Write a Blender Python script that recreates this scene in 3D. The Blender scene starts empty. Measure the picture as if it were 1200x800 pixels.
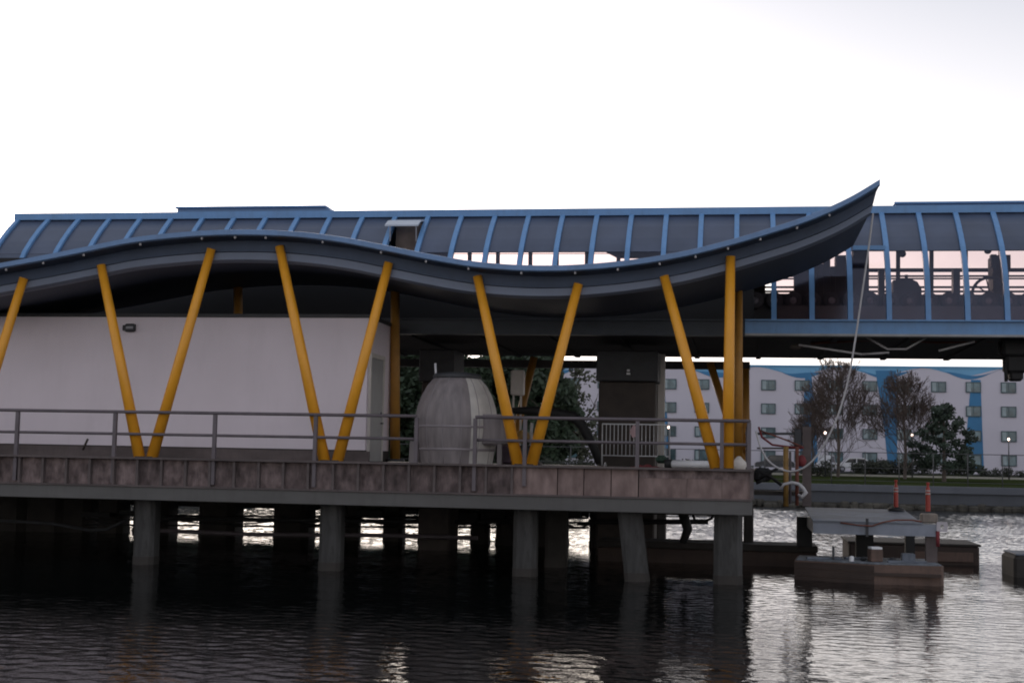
import bpy, math, random
import numpy as np
from mathutils import Vector, Matrix

random.seed(11)
rng = np.random.default_rng(5)
S = bpy.context.scene
COL = S.collection
R = math.radians

# ------------------------------------------------------------------ camera
F, EYE = 1660.0, 3.0
YAW, PITCH, ROLL = R(9.2), math.atan(139 / 1660.0), math.atan(0.0198)
fwd = Vector((-math.sin(YAW) * math.cos(PITCH), math.cos(YAW) * math.cos(PITCH), math.sin(PITCH)))
r0 = fwd.cross(Vector((0, 0, 1))).normalized()
u0 = r0.cross(fwd).normalized()
cright = r0 * math.cos(ROLL) + u0 * math.sin(ROLL)
cup = -r0 * math.sin(ROLL) + u0 * math.cos(ROLL)


def P(u, v, Y=None, z=None, X=None):
    """point of the place seen at photo pixel (u, v) on a plane Y / z / X = const"""
    d = cright * ((u - 600) / F) + cup * ((400 - v) / F) + fwd
    if Y is not None:
        t = Y / d.y
    elif z is not None:
        t = (z - EYE) / d.z
    else:
        t = X / d.x
    return Vector((d.x * t, d.y * t, EYE + d.z * t))


def XU(u, Y, v=500):
    return P(u, v, Y=Y).x


cam = bpy.data.cameras.new('camera')
cam.sensor_fit = 'HORIZONTAL'
cam.sensor_width = 36
cam.lens = 36 * F / 1200
cam.clip_start = 0.1
cam.clip_end = 4000
co = bpy.data.objects.new('camera', cam)
M = Matrix.Identity(4)
for i in range(3):
    M[i][0] = cright[i]; M[i][1] = cup[i]; M[i][2] = -fwd[i]
M[0][3], M[1][3], M[2][3] = 0, 0, EYE
co.matrix_world = M
COL.objects.link(co)
S.camera = co


# ------------------------------------------------------------------ mesh collector
class MB:
    def __init__(s):
        s.v = []; s.f = []; s.sm = []

    def add(s, vs, fs, smooth=False):
        o = len(s.v)
        s.v += [tuple(p) for p in vs]
        s.f += [tuple(i + o for i in f) for f in fs]
        s.sm += [smooth] * len(fs)
        return s

    def box(s, x0, x1, y0, y1, z0, z1):
        vs = [(x, y, z) for z in (z0, z1) for y in (y0, y1) for x in (x0, x1)]
        return s.add(vs, [(0, 2, 3, 1), (4, 5, 7, 6), (0, 1, 5, 4), (2, 6, 7, 3), (0, 4, 6, 2), (1, 3, 7, 5)])

    def cbox(s, c, sx, sy, sz, rz=0, bev=0.0):
        """box with chamfered edges, rotated round z"""
        hx, hy, hz = sx / 2, sy / 2, sz / 2
        b = min(bev, hx * .9, hy * .9, hz * .9)
        cs, sn = math.cos(rz), math.sin(rz)
        if b <= 0:
            rings = [(hx, hy, -hz), (hx, hy, hz)]
            out = []
            for (a, d, zz) in rings:
                out.append([(-a, -d, zz), (a, -d, zz), (a, d, zz), (-a, d, zz)])
            n = 4
        else:
            out = []
            for (o, zz) in ((b, -hz), (0, -hz + b), (0, hz - b), (b, hz)):
                a, d = hx - o, hy - o
                k = b
                out.append([(-a + k, -d, zz), (a - k, -d, zz), (a, -d + k, zz), (a, d - k, zz), (a - k, d, zz), (-a + k, d, zz), (-a, d - k, zz), (-a, -d + k, zz)])
            n = 8
        vs = []
        for ring in out:
            for (x, y, z) in ring:
                vs.append((c[0] + x * cs - y * sn, c[1] + x * sn + y * cs, c[2] + z))
        fs = []
        for r_ in range(len(out) - 1):
            for k in range(n):
                a = r_ * n + k; b2 = r_ * n + (k + 1) % n
                fs.append((a, b2, b2 + n, a + n))
        fs.append(tuple(range(n - 1, -1, -1)))
        fs.append(tuple(range((len(out) - 1) * n, len(out) * n)))
        return s.add(vs, fs)

    def bar(s, p, q, w, h=None, up=(0, 0, 1)):
        """rectangular bar from p to q"""
        h = h or w
        p, q = Vector(p), Vector(q)
        d = (q - p).normalized()
        up = Vector(up)
        if abs(d.dot(up)) > .98:
            up = Vector((0, 1, 0))
        a = d.cross(up).normalized() * (w / 2)
        b = a.normalized().cross(d).normalized() * (h / 2)
        vs = [p - a - b, p + a - b, p + a + b, p - a + b, q - a - b, q + a - b, q + a + b, q - a + b]
        return s.add(vs, [(0, 1, 2, 3), (7, 6, 5, 4), (0, 4, 5, 1), (1, 5, 6, 2), (2, 6, 7, 3), (3, 7, 4, 0)])

    def tube(s, pts, r, n=8, cap=True, smooth=True):
        pts = [Vector(p) for p in pts]
        m = len(pts)
        rs = r if isinstance(r, (list, tuple)) else [r] * m
        vs = []; ref = None
        for i, p in enumerate(pts):
            t = (pts[min(i + 1, m - 1)] - pts[max(i - 1, 0)])
            if t.length < 1e-9:
                t = Vector((0, 0, 1))
            t.normalize()
            if ref is None:
                ref = Vector((0, 0, 1)) if abs(t.z) < .9 else Vector((0, 1, 0))
            a = t.cross(ref).normalized()
            b = a.cross(t).normalized()
            ref = b
            for k in range(n):
                th = 2 * math.pi * k / n
                vs.append(p + (a * math.cos(th) + b * math.sin(th)) * rs[i])
        fs = []
        for i in range(m - 1):
            for k in range(n):
                k2 = (k + 1) % n
                fs.append((i * n + k, i * n + k2, (i + 1) * n + k2, (i + 1) * n + k))
        s.add(vs, fs, smooth)
        if cap:
            o = len(s.v) - len(vs)
            s.f += [tuple(o + k for k in range(n - 1, -1, -1)), tuple(o + (m - 1) * n + k for k in range(n))]
            s.sm += [False, False]
        return s

    def lathe(s, c, prof, n=24, axis='z', smooth=True, a0=0.0, a1=2 * math.pi):
        vs = []; full = abs(a1 - a0 - 2 * math.pi) < 1e-6
        cnt = n if full else n + 1
        for (r, h) in prof:
            for k in range(cnt):
                th = a0 + (a1 - a0) * k / n
                x, y = r * math.cos(th), r * math.sin(th)
                if axis == 'z': q = (x, y, h)
                elif axis == 'y': q = (x, h, y)
                else: q = (h, x, y)
                vs.append((c[0] + q[0], c[1] + q[1], c[2] + q[2]))
        fs = []
        for i in range(len(prof) - 1):
            for k in range(n if full else cnt - 1):
                k2 = (k + 1) % cnt
                fs.append((i * cnt + k, i * cnt + k2, (i + 1) * cnt + k2, (i + 1) * cnt + k))
        return s.add(vs, fs, smooth)

    def prism(s, poly, y0, y1):
        """(x, z) outline given depth along Y"""
        n = len(poly)
        vs = [(x, y0, z) for x, z in poly] + [(x, y1, z) for x, z in poly]
        fs = [tuple(range(n)), tuple(range(2 * n - 1, n - 1, -1))]
        fs += [(k, k + n, (k + 1) % n + n, (k + 1) % n) for k in range(n)]
        return s.add(vs, fs)

    def plan(s, poly, z0, z1):
        """(x, y) outline given height"""
        n = len(poly)
        vs = [(x, y, z0) for x, y in poly] + [(x, y, z1) for x, y in poly]
        fs = [tuple(range(n - 1, -1, -1)), tuple(range(n, 2 * n))]
        fs += [(k, (k + 1) % n, (k + 1) % n + n, k + n) for k in range(n)]
        return s.add(vs, fs)

    def sweep(s, xs, zs, prof, closed=True, smooth=False):
        """profile (dy, dz, dx) swept along X with z = zs; Y taken from the profile"""
        m, n = len(xs), len(prof)
        vs = []
        for x, z in zip(xs, zs):
            for pr in prof:
                vs.append((x + (pr[2] if len(pr) > 2 else 0), pr[0], z + pr[1]))
        fs = []
        for i in range(m - 1):
            for k in range(n if closed else n - 1):
                k2 = (k + 1) % n
                fs.append((i * n + k, (i + 1) * n + k, (i + 1) * n + k2, i * n + k2))
        if closed:
            fs.append(tuple(range(n)))
            fs.append(tuple((m - 1) * n + k for k in range(n - 1, -1, -1)))
        return s.add(vs, fs, smooth)

    def build(s, name, mat, parent=None, recalc=False):
        me = bpy.data.meshes.new(name)
        o = Vector((0, 0, 0)); p = parent
        while p is not None:
            o = o + p.location; p = p.parent
        me.from_pydata([(x - o.x, y - o.y, z - o.z) for x, y, z in s.v], [], s.f)
        me.polygons.foreach_set('use_smooth', s.sm)
        if recalc:
            import bmesh
            bm = bmesh.new(); bm.from_mesh(me)
            bmesh.ops.recalc_face_normals(bm, faces=bm.faces)
            bm.to_mesh(me); bm.free()
        me.materials.append(mat)
        me.update()
        ob = bpy.data.objects.new(name, me)
        COL.objects.link(ob)
        if parent is not None:
            ob.parent = parent
        return ob


def tag(o, label=None, cat=None, group=None, kind=None):
    if label: o['label'] = label
    if cat: o['category'] = cat
    if group: o['group'] = group
    if kind: o['kind'] = kind
    return o


def thing(name, loc, label, cat, group=None):
    o = bpy.data.objects.new(name, None)
    o.location = loc
    o.empty_display_size = .2
    COL.objects.link(o)
    return tag(o, label, cat, group)


def kids(o):
    return [c for c in o.children]


def copy_part(o, parent, dx=0.0, dy=0.0, dz=0.0):
    c = o.copy(); COL.objects.link(c); c.parent = parent
    c.location = o.location + Vector((dx, dy, dz))
    for k in kids(o):
        copy_part(k, c)
    return c


def copy_thing(o, loc, rz=0, label=None, scale=None):
    c = o.copy(); COL.objects.link(c); c.location = loc; c.rotation_euler = (0, 0, rz)
    if label: c['label'] = label
    if scale: c.scale = scale
    for k in kids(o):
        copy_part(k, c)
    return c


# ------------------------------------------------------------------ materials
def mat(name, col, rough=.6, metal=0.0, var=.18, scale=2.0, stretch=(1, 1, 1), bump=0.0, bscale=25.0,
        col2=None, dirt=0.0, dirtcol=(.03, .028, .025), rnd=0.0, emit=None, estr=0, alpha=1.0, spec=.5):
    m = bpy.data.materials.new(name)
    m.use_nodes = True
    nt = m.node_tree; N = nt.nodes; L = nt.links
    b = N['Principled BSDF']
    b.inputs['Metallic'].default_value = metal
    b.inputs['Specular IOR Level'].default_value = spec
    tc = N.new('ShaderNodeTexCoord')
    mp = N.new('ShaderNodeMapping'); mp.inputs['Scale'].default_value = stretch
    src = tc.outputs['Object']
    if rnd > 0:                      # every copy gets its own piece of the pattern
        oi0 = N.new('ShaderNodeObjectInfo'); mlt = N.new('ShaderNodeMath'); mlt.operation = 'MULTIPLY'; mlt.inputs[1].default_value = 61.0
        L.new(oi0.outputs['Random'], mlt.inputs[0])
        vad = N.new('ShaderNodeVectorMath'); vad.operation = 'ADD'
        L.new(src, vad.inputs[0]); L.new(mlt.outputs[0], vad.inputs[1]); src = vad.outputs['Vector']
    L.new(src, mp.inputs['Vector'])
    n1 = N.new('ShaderNodeTexNoise'); n1.inputs['Scale'].default_value = scale; n1.inputs['Detail'].default_value = 6
    L.new(mp.outputs['Vector'], n1.inputs['Vector'])
    rp = N.new('ShaderNodeValToRGB')
    lo = [c * (1 - var) for c in col]; hi = [min(1, c * (1 + var)) for c in (col2 or col)]
    rp.color_ramp.elements[0].position = .3; rp.color_ramp.elements[1].position = .7
    rp.color_ramp.elements[0].color = (*lo, 1); rp.color_ramp.elements[1].color = (*hi, 1)
    L.new(n1.outputs['Fac'], rp.inputs['Fac'])
    out = rp.outputs['Color']
    if dirt > 0:
        n2 = N.new('ShaderNodeTexNoise'); n2.inputs['Scale'].default_value = scale * 2.7; n2.inputs['Detail'].default_value = 8
        n2.inputs['Roughness'].default_value = .7
        mp2 = N.new('ShaderNodeMapping'); mp2.inputs['Scale'].default_value = (1, 1, .22)
        L.new(src, mp2.inputs['Vector']); L.new(mp2.outputs['Vector'], n2.inputs['Vector'])
        r2 = N.new('ShaderNodeValToRGB')
        r2.color_ramp.elements[0].position = .48; r2.color_ramp.elements[0].color = (0, 0, 0, 1)
        r2.color_ramp.elements[1].position = .72; r2.color_ramp.elements[1].color = (dirt, dirt, dirt, 1)
        L.new(n2.outputs['Fac'], r2.inputs['Fac'])
        mx = N.new('ShaderNodeMixRGB'); mx.inputs['Color2'].default_value = (*dirtcol, 1)
        L.new(r2.outputs['Color'], mx.inputs['Fac']); L.new(out, mx.inputs['Color1'])
        out = mx.outputs['Color']
    if rnd > 0:
        oi = N.new('ShaderNodeObjectInfo')
        mr = N.new('ShaderNodeMapRange'); mr.inputs['To Min'].default_value = 1 - rnd; mr.inputs['To Max'].default_value = 1 + rnd
        L.new(oi.outputs['Random'], mr.inputs['Value'])
        mu = N.new('ShaderNodeMixRGB'); mu.blend_type = 'MULTIPLY'; mu.inputs['Fac'].default_value = 1
        L.new(out, mu.inputs['Color1']); L.new(mr.outputs['Result'], mu.inputs['Color2'])
        out = mu.outputs['Color']
    L.new(out, b.inputs['Base Color'])
    mr2 = N.new('ShaderNodeMapRange'); mr2.inputs['To Min'].default_value = max(.02, rough - .1); mr2.inputs['To Max'].default_value = min(1, rough + .1)
    L.new(n1.outputs['Fac'], mr2.inputs['Value']); L.new(mr2.outputs['Result'], b.inputs['Roughness'])
    if bump > 0:
        n3 = N.new('ShaderNodeTexNoise'); n3.inputs['Scale'].default_value = bscale; n3.inputs['Detail'].default_value = 5
        L.new(mp.outputs['Vector'], n3.inputs['Vector'])
        bp = N.new('ShaderNodeBump'); bp.inputs['Strength'].default_value = bump; bp.inputs['Distance'].default_value = .03
        L.new(n3.outputs['Fac'], bp.inputs['Height']); L.new(bp.outputs['Normal'], b.inputs['Normal'])
    if emit:
        b.inputs['Emission Color'].default_value = (*emit, 1); b.inputs['Emission Strength'].default_value = estr
    if alpha < 1:
        b.inputs['Alpha'].default_value = alpha
    return m


M_ = {}
M_['rimblue'] = mat('slate_blue_rim', (.125, .225, .405), .45, var=.12, scale=1.2, dirt=.3, dirtcol=(.07, .10, .15))
M_['blue'] = mat('blue_painted_steel', (.118, .262, .49), .42, var=.10, scale=1.5, dirt=.25, dirtcol=(.06, .10, .16))
M_['fascia'] = mat('navy_fascia_sheet', (.062, .088, .145), .5, var=.14, scale=.8, dirt=.25, dirtcol=(.03, .035, .045))
M_['lip'] = mat('slate_blue_trim', (.16, .19, .26), .5, var=.12, scale=.8)
M_['soffit'] = mat('navy_soffit_sheet', (.045, .058, .088), .6, var=.15, scale=.7)
M_['panel'] = mat('grey_roof_panel', (.060, .078, .124), .34, var=.18, scale=.9, rnd=.06)
M_['roofsteel'] = mat('blue_roof_sheet', (.10, .19, .34), .5, var=.1)
M_['dark'] = mat('dark_painted_steel', (.035, .037, .042), .6, var=.3, scale=2)
M_['darkbrown'] = mat('dark_brown_steel', (.045, .035, .03), .7, var=.3)
M_['black'] = mat('black_rubber', (.012, .012, .013), .7, var=.3)
M_['tyre'] = mat('tyre_rubber', (.055, .055, .06), .75, var=.2)
M_['rim'] = mat('wheel_rim_steel', (.30, .30, .33), .6, metal=.1)
M_['screen'] = mat('tinted_guard_screen', (.05, .052, .065), .35, var=.15, alpha=.86)
M_['yellow'] = mat('yellow_painted_steel', (.76, .335, .022), .42, var=.10, scale=1.2, dirt=.22, dirtcol=(.40, .17, .015))
M_['wall'] = mat('white_rendered_wall', (.775, .70, .755), .85, var=.045, scale=.5, dirt=.16, dirtcol=(.52, .47, .49), bump=.08, bscale=60)
M_['door'] = mat('grey_painted_door', (.30, .30, .305), .5, var=.1)
M_['ply'] = mat('weathered_plywood', (.078, .054, .052), .85, var=.3, scale=5.0, stretch=(1, 1, .6), col2=(.172, .130, .126), dirt=.55, dirtcol=(.04, .032, .032), rnd=.28, bump=.25, bscale=40)
M_['ply_new'] = mat('pale_plywood', (.160, .108, .100), .85, var=.24, scale=3.5, stretch=(1, 1, .5), col2=(.225, .165, .152), dirt=.45, dirtcol=(.12, .09, .08), rnd=.12, bump=.2, bscale=40)
M_['timber'] = mat('grey_weathered_timber', (.105, .085, .083), .85, var=.25, scale=3, stretch=(.3, 1, 1), dirt=.4, dirtcol=(.06, .05, .05), bump=.2)
M_['channel'] = mat('galvanised_channel', (.10, .097, .095), .6, metal=.2, var=.22, scale=1.2, stretch=(.25, 1, 1), dirt=.45, dirtcol=(.07, .065, .06))
M_['galv'] = mat('galvanised_pipe', (.125, .107, .118), .6, metal=.2, var=.18, scale=3, dirt=.3, dirtcol=(.12, .10, .11))
M_['concrete'] = mat('pile_concrete', (.050, .049, .048), .9, var=.4, scale=2.5, stretch=(1.6, 1.6, .25), dirt=.75, dirtcol=(.016, .015, .013), bump=.3, bscale=18)
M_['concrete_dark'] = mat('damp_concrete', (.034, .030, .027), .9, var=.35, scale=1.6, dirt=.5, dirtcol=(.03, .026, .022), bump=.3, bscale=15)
M_['pontoon'] = mat('stained_brown_concrete', (.125, .082, .066), .9, var=.25, scale=1.5, stretch=(.4, 1, 1.6), dirt=.6, dirtcol=(.06, .045, .038), bump=.3, bscale=14)
M_['pontoon_dark'] = mat('wet_brown_concrete', (.05, .034, .028), .85, var=.3, scale=1.5, stretch=(.4, 1, 1.6), dirt=.5, dirtcol=(.03, .022, .02), bump=.3, bscale=14)
M_['debris_top'] = mat('littered_slab', (.14, .16, .185), .8, var=.55, scale=6, dirt=.7, dirtcol=(.05, .045, .045))
M_['sheet'] = mat('grey_steel_sheet', (.15, .168, .20), .6, spec=.1, metal=0, var=.28, scale=.9, stretch=(.4, 1, 1), dirt=.5, dirtcol=(.05, .055, .062))
M_['sheet_front'] = mat('blue_grey_beam', (.20, .22, .265), .5, var=.18, scale=1.2, dirt=.4, dirtcol=(.10, .11, .13))
M_['tan'] = mat('tan_block', (.20, .17, .145), .85, var=.2, scale=5, dirt=.4)
M_['orange'] = mat('orange_plastic', (.29, .032, .02), .55, var=.12, scale=4)
M_['reflect'] = mat('white_reflective_band', (.36, .30, .28), .5, var=.1)
M_['white'] = mat('white_plastic', (.72, .72, .74), .4, var=.06)
M_['cable'] = mat('pale_cable', (.45, .44, .45), .6, var=.1, scale=3)
M_['rust'] = mat('rusty_steel', (.14, .045, .03), .8, var=.3, scale=4)
M_['red'] = mat('red_cloth', (.17, .025, .03), .8, var=.25, scale=5)
M_['pole_yellow'] = mat('faded_yellow_pole', (.26, .15, .04), .6, var=.25, scale=4, dirt=.5, dirtcol=(.16, .09, .03))
M_['tarp'] = mat('grey_shell', (.185, .162, .163), .65, var=.24, scale=2.2, stretch=(3, 3, .4), dirt=.35, dirtcol=(.16, .14, .14), bump=.15, bscale=20)
M_['lit_shell'] = mat('lit_shell_side', (.46, .44, .41), .6, var=.15, scale=3, dirt=.3, dirtcol=(.3, .28, .26))  # tank shell again, light falling on its right side put into the colour
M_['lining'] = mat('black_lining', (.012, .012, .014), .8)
M_['yellow_shaded'] = mat('shaded_yellow_steel', (.36, .17, .025), .55, var=.2, dirt=.4, dirtcol=(.15, .07, .015))  # same yellow paint as the front columns, canopy shade put into the colour
M_['shade_girder'] = mat('shaded_girder_steel', (.050, .06, .075), .55, var=.15)
M_['fence'] = mat('dull_fence_wire', (.06, .06, .062), .7)
M_['tarp_seam'] = mat('shell_seam', (.22, .195, .205), .7, var=.15)
M_['cabinet'] = mat('pale_cabinet', (.62, .58, .54), .6, var=.1)
M_['alu'] = mat('barricade_steel', (.62, .62, .64), .5, metal=.2, var=.1)
M_['hotel'] = mat('lavender_white_render', (.56, .53, .60), .9, var=.05, scale=.12, dirt=.05, dirtcol=(.4, .38, .42))
M_['hotel_light'] = mat('pale_blue_paint', (.16, .38, .60), .8, var=.12, scale=.15)
M_['hotel_blue'] = mat('strong_blue_paint', (.05, .185, .36), .8, var=.15, scale=.2)
M_['winframe'] = mat('dark_teal_frame', (.05, .085, .10), .5)
M_['glass'] = mat('teal_window_glass', (.075, .13, .15), .12, var=.45, scale=.9, rnd=.35)
M_['curtain'] = mat('pale_curtain', (.30, .36, .38), .8, var=.15)
M_['grass'] = mat('lawn_grass', (.030, .038, .015), .95, spec=.0, var=.4, scale=.25, bump=.4, bscale=6)
M_['path'] = mat('pale_footpath', (.36, .34, .30), .9, var=.1)
M_['asphalt'] = mat('car_park_asphalt', (.06, .06, .062), .9, var=.2)
M_['seawall'] = mat('seawall_concrete', (.075, .08, .092), .85, var=.18, scale=.3, stretch=(.3, 1, 1), dirt=.35, dirtcol=(.04, .04, .042))
M_['seawall_cap'] = mat('seawall_coping', (.105, .112, .13), .85, var=.15, scale=.5)
M_['seabase'] = mat('wet_rock_toe', (.06, .055, .045), .9, var=.5, scale=.8, bump=.6, bscale=3)
M_['bark'] = mat('tree_bark', (.10, .08, .068), .95, var=.3, scale=4, stretch=(1, 1, .3))
M_['twig'] = mat('grey_brown_twigs', (.095, .07, .06), .95, var=.25, scale=2)
M_['leaf'] = mat('dark_green_leaf', (.022, .038, .018), .75, var=.55, scale=.9)
M_['leaf2'] = mat('olive_leaf', (.06, .065, .04), .8, var=.5, scale=1.1)
M_['pine'] = mat('conifer_needles', (.02, .034, .02), .8, var=.55, scale=1.2)
M_['shrub'] = mat('shrub_leaf', (.028, .032, .02), .85, var=.5, scale=1.0)
M_['lamp'] = mat('lit_lamp_globe', (.9, .75, .6), .4, emit=(1, .72, .6), estr=2.6)
M_['carwhite'] = mat('white_car_paint', (.62, .62, .64), .25, var=.03)
M_['cardark'] = mat('dark_car_paint', (.03, .032, .04), .25, var=.05)
M_['carglass'] = mat('car_glass', (.02, .022, .026), .08, var=.1)


def water_material():
    m = bpy.data.materials.new('lake_water'); m.use_nodes = True
    nt = m.node_tree; N = nt.nodes; L = nt.links
    b = N['Principled BSDF']
    b.inputs['Base Color'].default_value = (.003, .004, .004, 1)
    b.inputs['Roughness'].default_value = .035
    b.inputs['IOR'].default_value = 1.4
    tc = N.new('ShaderNodeTexCoord')
    mp = N.new('ShaderNodeMapping'); mp.inputs['Scale'].default_value = (.75, 1.25, 1)
    mp.inputs['Rotation'].default_value = (0, 0, R(14))
    L.new(tc.outputs['Object'], mp.inputs['Vector'])
    n1 = N.new('ShaderNodeTexNoise'); n1.inputs['Scale'].default_value = 6.5; n1.inputs['Detail'].default_value = 3
    L.new(mp.outputs['Vector'], n1.inputs['Vector'])
    bp = N.new('ShaderNodeBump'); bp.inputs['Strength'].default_value = .28; bp.inputs['Distance'].default_value = .022
    L.new(n1.outputs['Fac'], bp.inputs['Height'])
    # the open lake beyond the pier is rougher than the sheltered water in front of it
    sx = N.new('ShaderNodeSeparateXYZ'); L.new(tc.outputs['Object'], sx.inputs['Vector'])
    lee = N.new('ShaderNodeMapRange'); lee.interpolation_type = 'SMOOTHSTEP'
    lee.inputs['From Min'].default_value = 41; lee.inputs['From Max'].default_value = 54
    lee.inputs['To Min'].default_value = .007; lee.inputs['To Max'].default_value = .012
    L.new(sx.outputs['Y'], lee.inputs['Value']); L.new(lee.outputs['Result'], bp.inputs['Distance']); bp.inputs['Strength'].default_value = 1
    L.new(bp.outputs['Normal'], b.inputs['Normal'])
    return m


def clear_material():
    m = bpy.data.materials.new('tinted_clear_sheet'); m.use_nodes = True
    nt = m.node_tree; N = nt.nodes; L = nt.links
    N.remove(N['Principled BSDF'])
    tr = N.new('ShaderNodeBsdfTransparent'); tr.inputs['Color'].default_value = (.85, .775, .775, 1)
    gl = N.new('ShaderNodeBsdfGlossy'); gl.inputs['Roughness'].default_value = .15; gl.inputs['Color'].default_value = (.32, .36, .46, 1)
    lw = N.new('ShaderNodeLayerWeight'); lw.inputs['Blend'].default_value = .12
    tc = N.new('ShaderNodeTexCoord'); nz = N.new('ShaderNodeTexNoise'); nz.inputs['Scale'].default_value = 1.3
    L.new(tc.outputs['Object'], nz.inputs['Vector'])
    mp = N.new('ShaderNodeMapRange'); mp.inputs['To Min'].default_value = .06; mp.inputs['To Max'].default_value = .14
    L.new(nz.outputs['Fac'], mp.inputs['Value'])
    mx = N.new('ShaderNodeMixShader'); L.new(mp.outputs['Result'], mx.inputs['Fac'])
    L.new(tr.outputs[0], mx.inputs[1]); L.new(gl.outputs[0], mx.inputs[2])
    L.new(mx.outputs[0], N['Material Output'].inputs['Surface'])
    return m


M_['clear'] = clear_material()
M_['water'] = water_material()

# ------------------------------------------------------------------ sky, sun
SUN_EL, SUN_AZ = 6.0, -23.0          # low, beyond the building, to the left
w = bpy.data.worlds.new('World'); S.world = w; w.use_nodes = True
nt = w.node_tree; N = nt.nodes; L = nt.links
sky = N.new('ShaderNodeTexSky'); sky.sky_type = 'NISHITA'; sky.sun_disc = False
sky.sun_elevation = R(SUN_EL); sky.sun_rotation = R(SUN_AZ)
sky.air_density = 1.0; sky.dust_density = 2.5; sky.ozone_density = 1.0
hs = N.new('ShaderNodeHueSaturation'); hs.inputs['Saturation'].default_value = .35
L.new(sky.outputs['Color'], hs.inputs['Color'])
tint = N.new('ShaderNodeMixRGB'); tint.blend_type = 'MULTIPLY'; tint.inputs['Fac'].default_value = 1
tint.inputs['Color2'].default_value = (.27, .265, .28, 1)
L.new(hs.outputs['Color'], tint.inputs['Color1'])
veil = N.new('ShaderNodeMixRGB'); veil.blend_type = 'ADD'; veil.inputs['Fac'].default_value = 1   # thin high cloud
tcw = N.new('ShaderNodeTexCoord'); sxw = N.new('ShaderNodeSeparateXYZ'); L.new(tcw.outputs['Generated'], sxw.inputs['Vector'])
vr = N.new('ShaderNodeValToRGB'); vr.color_ramp.elements[0].position = 0; vr.color_ramp.elements[0].color = (4.2, 3.95, 3.85, 1)
vr.color_ramp.elements[1].position = .34; vr.color_ramp.elements[1].color = (1.40, 1.48, 1.72, 1)
L.new(sxw.outputs['Z'], vr.inputs['Fac']); L.new(vr.outputs['Color'], veil.inputs['Color2'])
L.new(tint.outputs['Color'], veil.inputs['Color1'])
L.new(veil.outputs['Color'], N['Background'].inputs['Color'])
N['Background'].inputs['Strength'].default_value = .15
sd = bpy.data.lights.new('sun', 'SUN'); sd.energy = .5; sd.angle = R(38); sd.color = (1, .86, .70)
so = bpy.data.objects.new('sun', sd); COL.objects.link(so)
dirv = Vector((math.sin(R(SUN_AZ)) * math.cos(R(SUN_EL)), math.cos(R(SUN_AZ)) * math.cos(R(SUN_EL)), math.sin(R(SUN_EL))))
so.rotation_euler = (-dirv).to_track_quat('-Z', 'Y').to_euler()
S.view_settings.view_transform = 'Standard'; S.view_settings.look = 'None'
S.view_settings.exposure = 1.0; S.view_settings.gamma = 1
S.render.engine = 'CYCLES'
S.cycles.use_denoising = True
S.cycles.max_bounces = 6
S.cycles.filter_width = 1.9


# ------------------------------------------------------------------ water: one sheet of real ripples
def axis(parts):
    out = []
    for a, b, st in parts:
        out += list(np.arange(a, b, st))
    return np.array(out + [parts[-1][1]])


def grow(a, b, st, k=1.18):
    out = [a]
    while out[-1] < b:
        out.append(out[-1] + st); st *= k
    return out


DX0, DX1 = -27.0, 21.0
xs = np.array([-x for x in grow(-DX0, 500, .2)][::-1] + list(np.arange(DX0 + .095, DX1, .095)) + grow(DX1, 500, .2))
ys = np.array([-y for y in grow(-9.0, 200, .3)][::-1] + list(np.arange(9.08, 50, .08)) + list(np.arange(50, 107.2, .115)) + grow(107.2, 130, .2, 1.2) + [300])
GX, GY = np.meshgrid(xs, ys)
H = np.zeros_like(GX)
for k in range(46):
    lam = .24 * (2.6 ** rng.random()) if k < 38 else 1.4 + 2.5 * rng.random()
    th = R(80) + rng.normal(0, .62)
    kk = 2 * math.pi / lam
    amp = .0020 * lam if k < 38 else .0012
    wob = .35 * np.sin(GX * (.21 + .1 * rng.random()) + GY * (.17 + .1 * rng.random()) + rng.random() * 6)
    H += amp * np.sin(kk * (np.cos(th) * GX + np.sin(th) * GY) + rng.random() * 6.28 + wob)
gust = .75 + .35 * np.sin(GX * .13 + GY * .21 + 1) * np.sin(GX * .07 - GY * .11)
spx = np.gradient(xs); spy = np.gradient(ys)
fade = np.clip((.30 - np.maximum(spx[None, :], spy[:, None])) / .18, 0, 1)
lee = np.clip((GY - 41) / 13, 0, 1); lee = lee * lee * (3 - 2 * lee)
H *= gust * fade * (1 + 1.5 * lee)      # the open lake beyond the pier is choppier
nx, ny = len(xs), len(ys)
me = bpy.data.meshes.new('lake_water')
me.vertices.add(nx * ny)
me.vertices.foreach_set('co', np.stack([GX, GY, H], -1).astype(np.float32).ravel())
ii = np.arange(nx * ny).reshape(ny, nx)
q = np.stack([ii[:-1, :-1], ii[:-1, 1:], ii[1:, 1:], ii[1:, :-1]], -1).reshape(-1, 4).astype(np.int32)
me.loops.add(q.size); me.loops.foreach_set('vertex_index', q.ravel())
me.polygons.add(len(q)); me.polygons.foreach_set('loop_start', np.arange(0, q.size, 4, dtype=np.int32))
me.polygons.foreach_set('loop_total', np.full(len(q), 4, dtype=np.int32))
me.polygons.foreach_set('use_smooth', np.ones(len(q), dtype=bool))
me.materials.append(M_['water']); me.update(); me.validate()
wo = bpy.data.objects.new('lake_water', me); COL.objects.link(wo); tag(wo, kind='structure')

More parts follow.
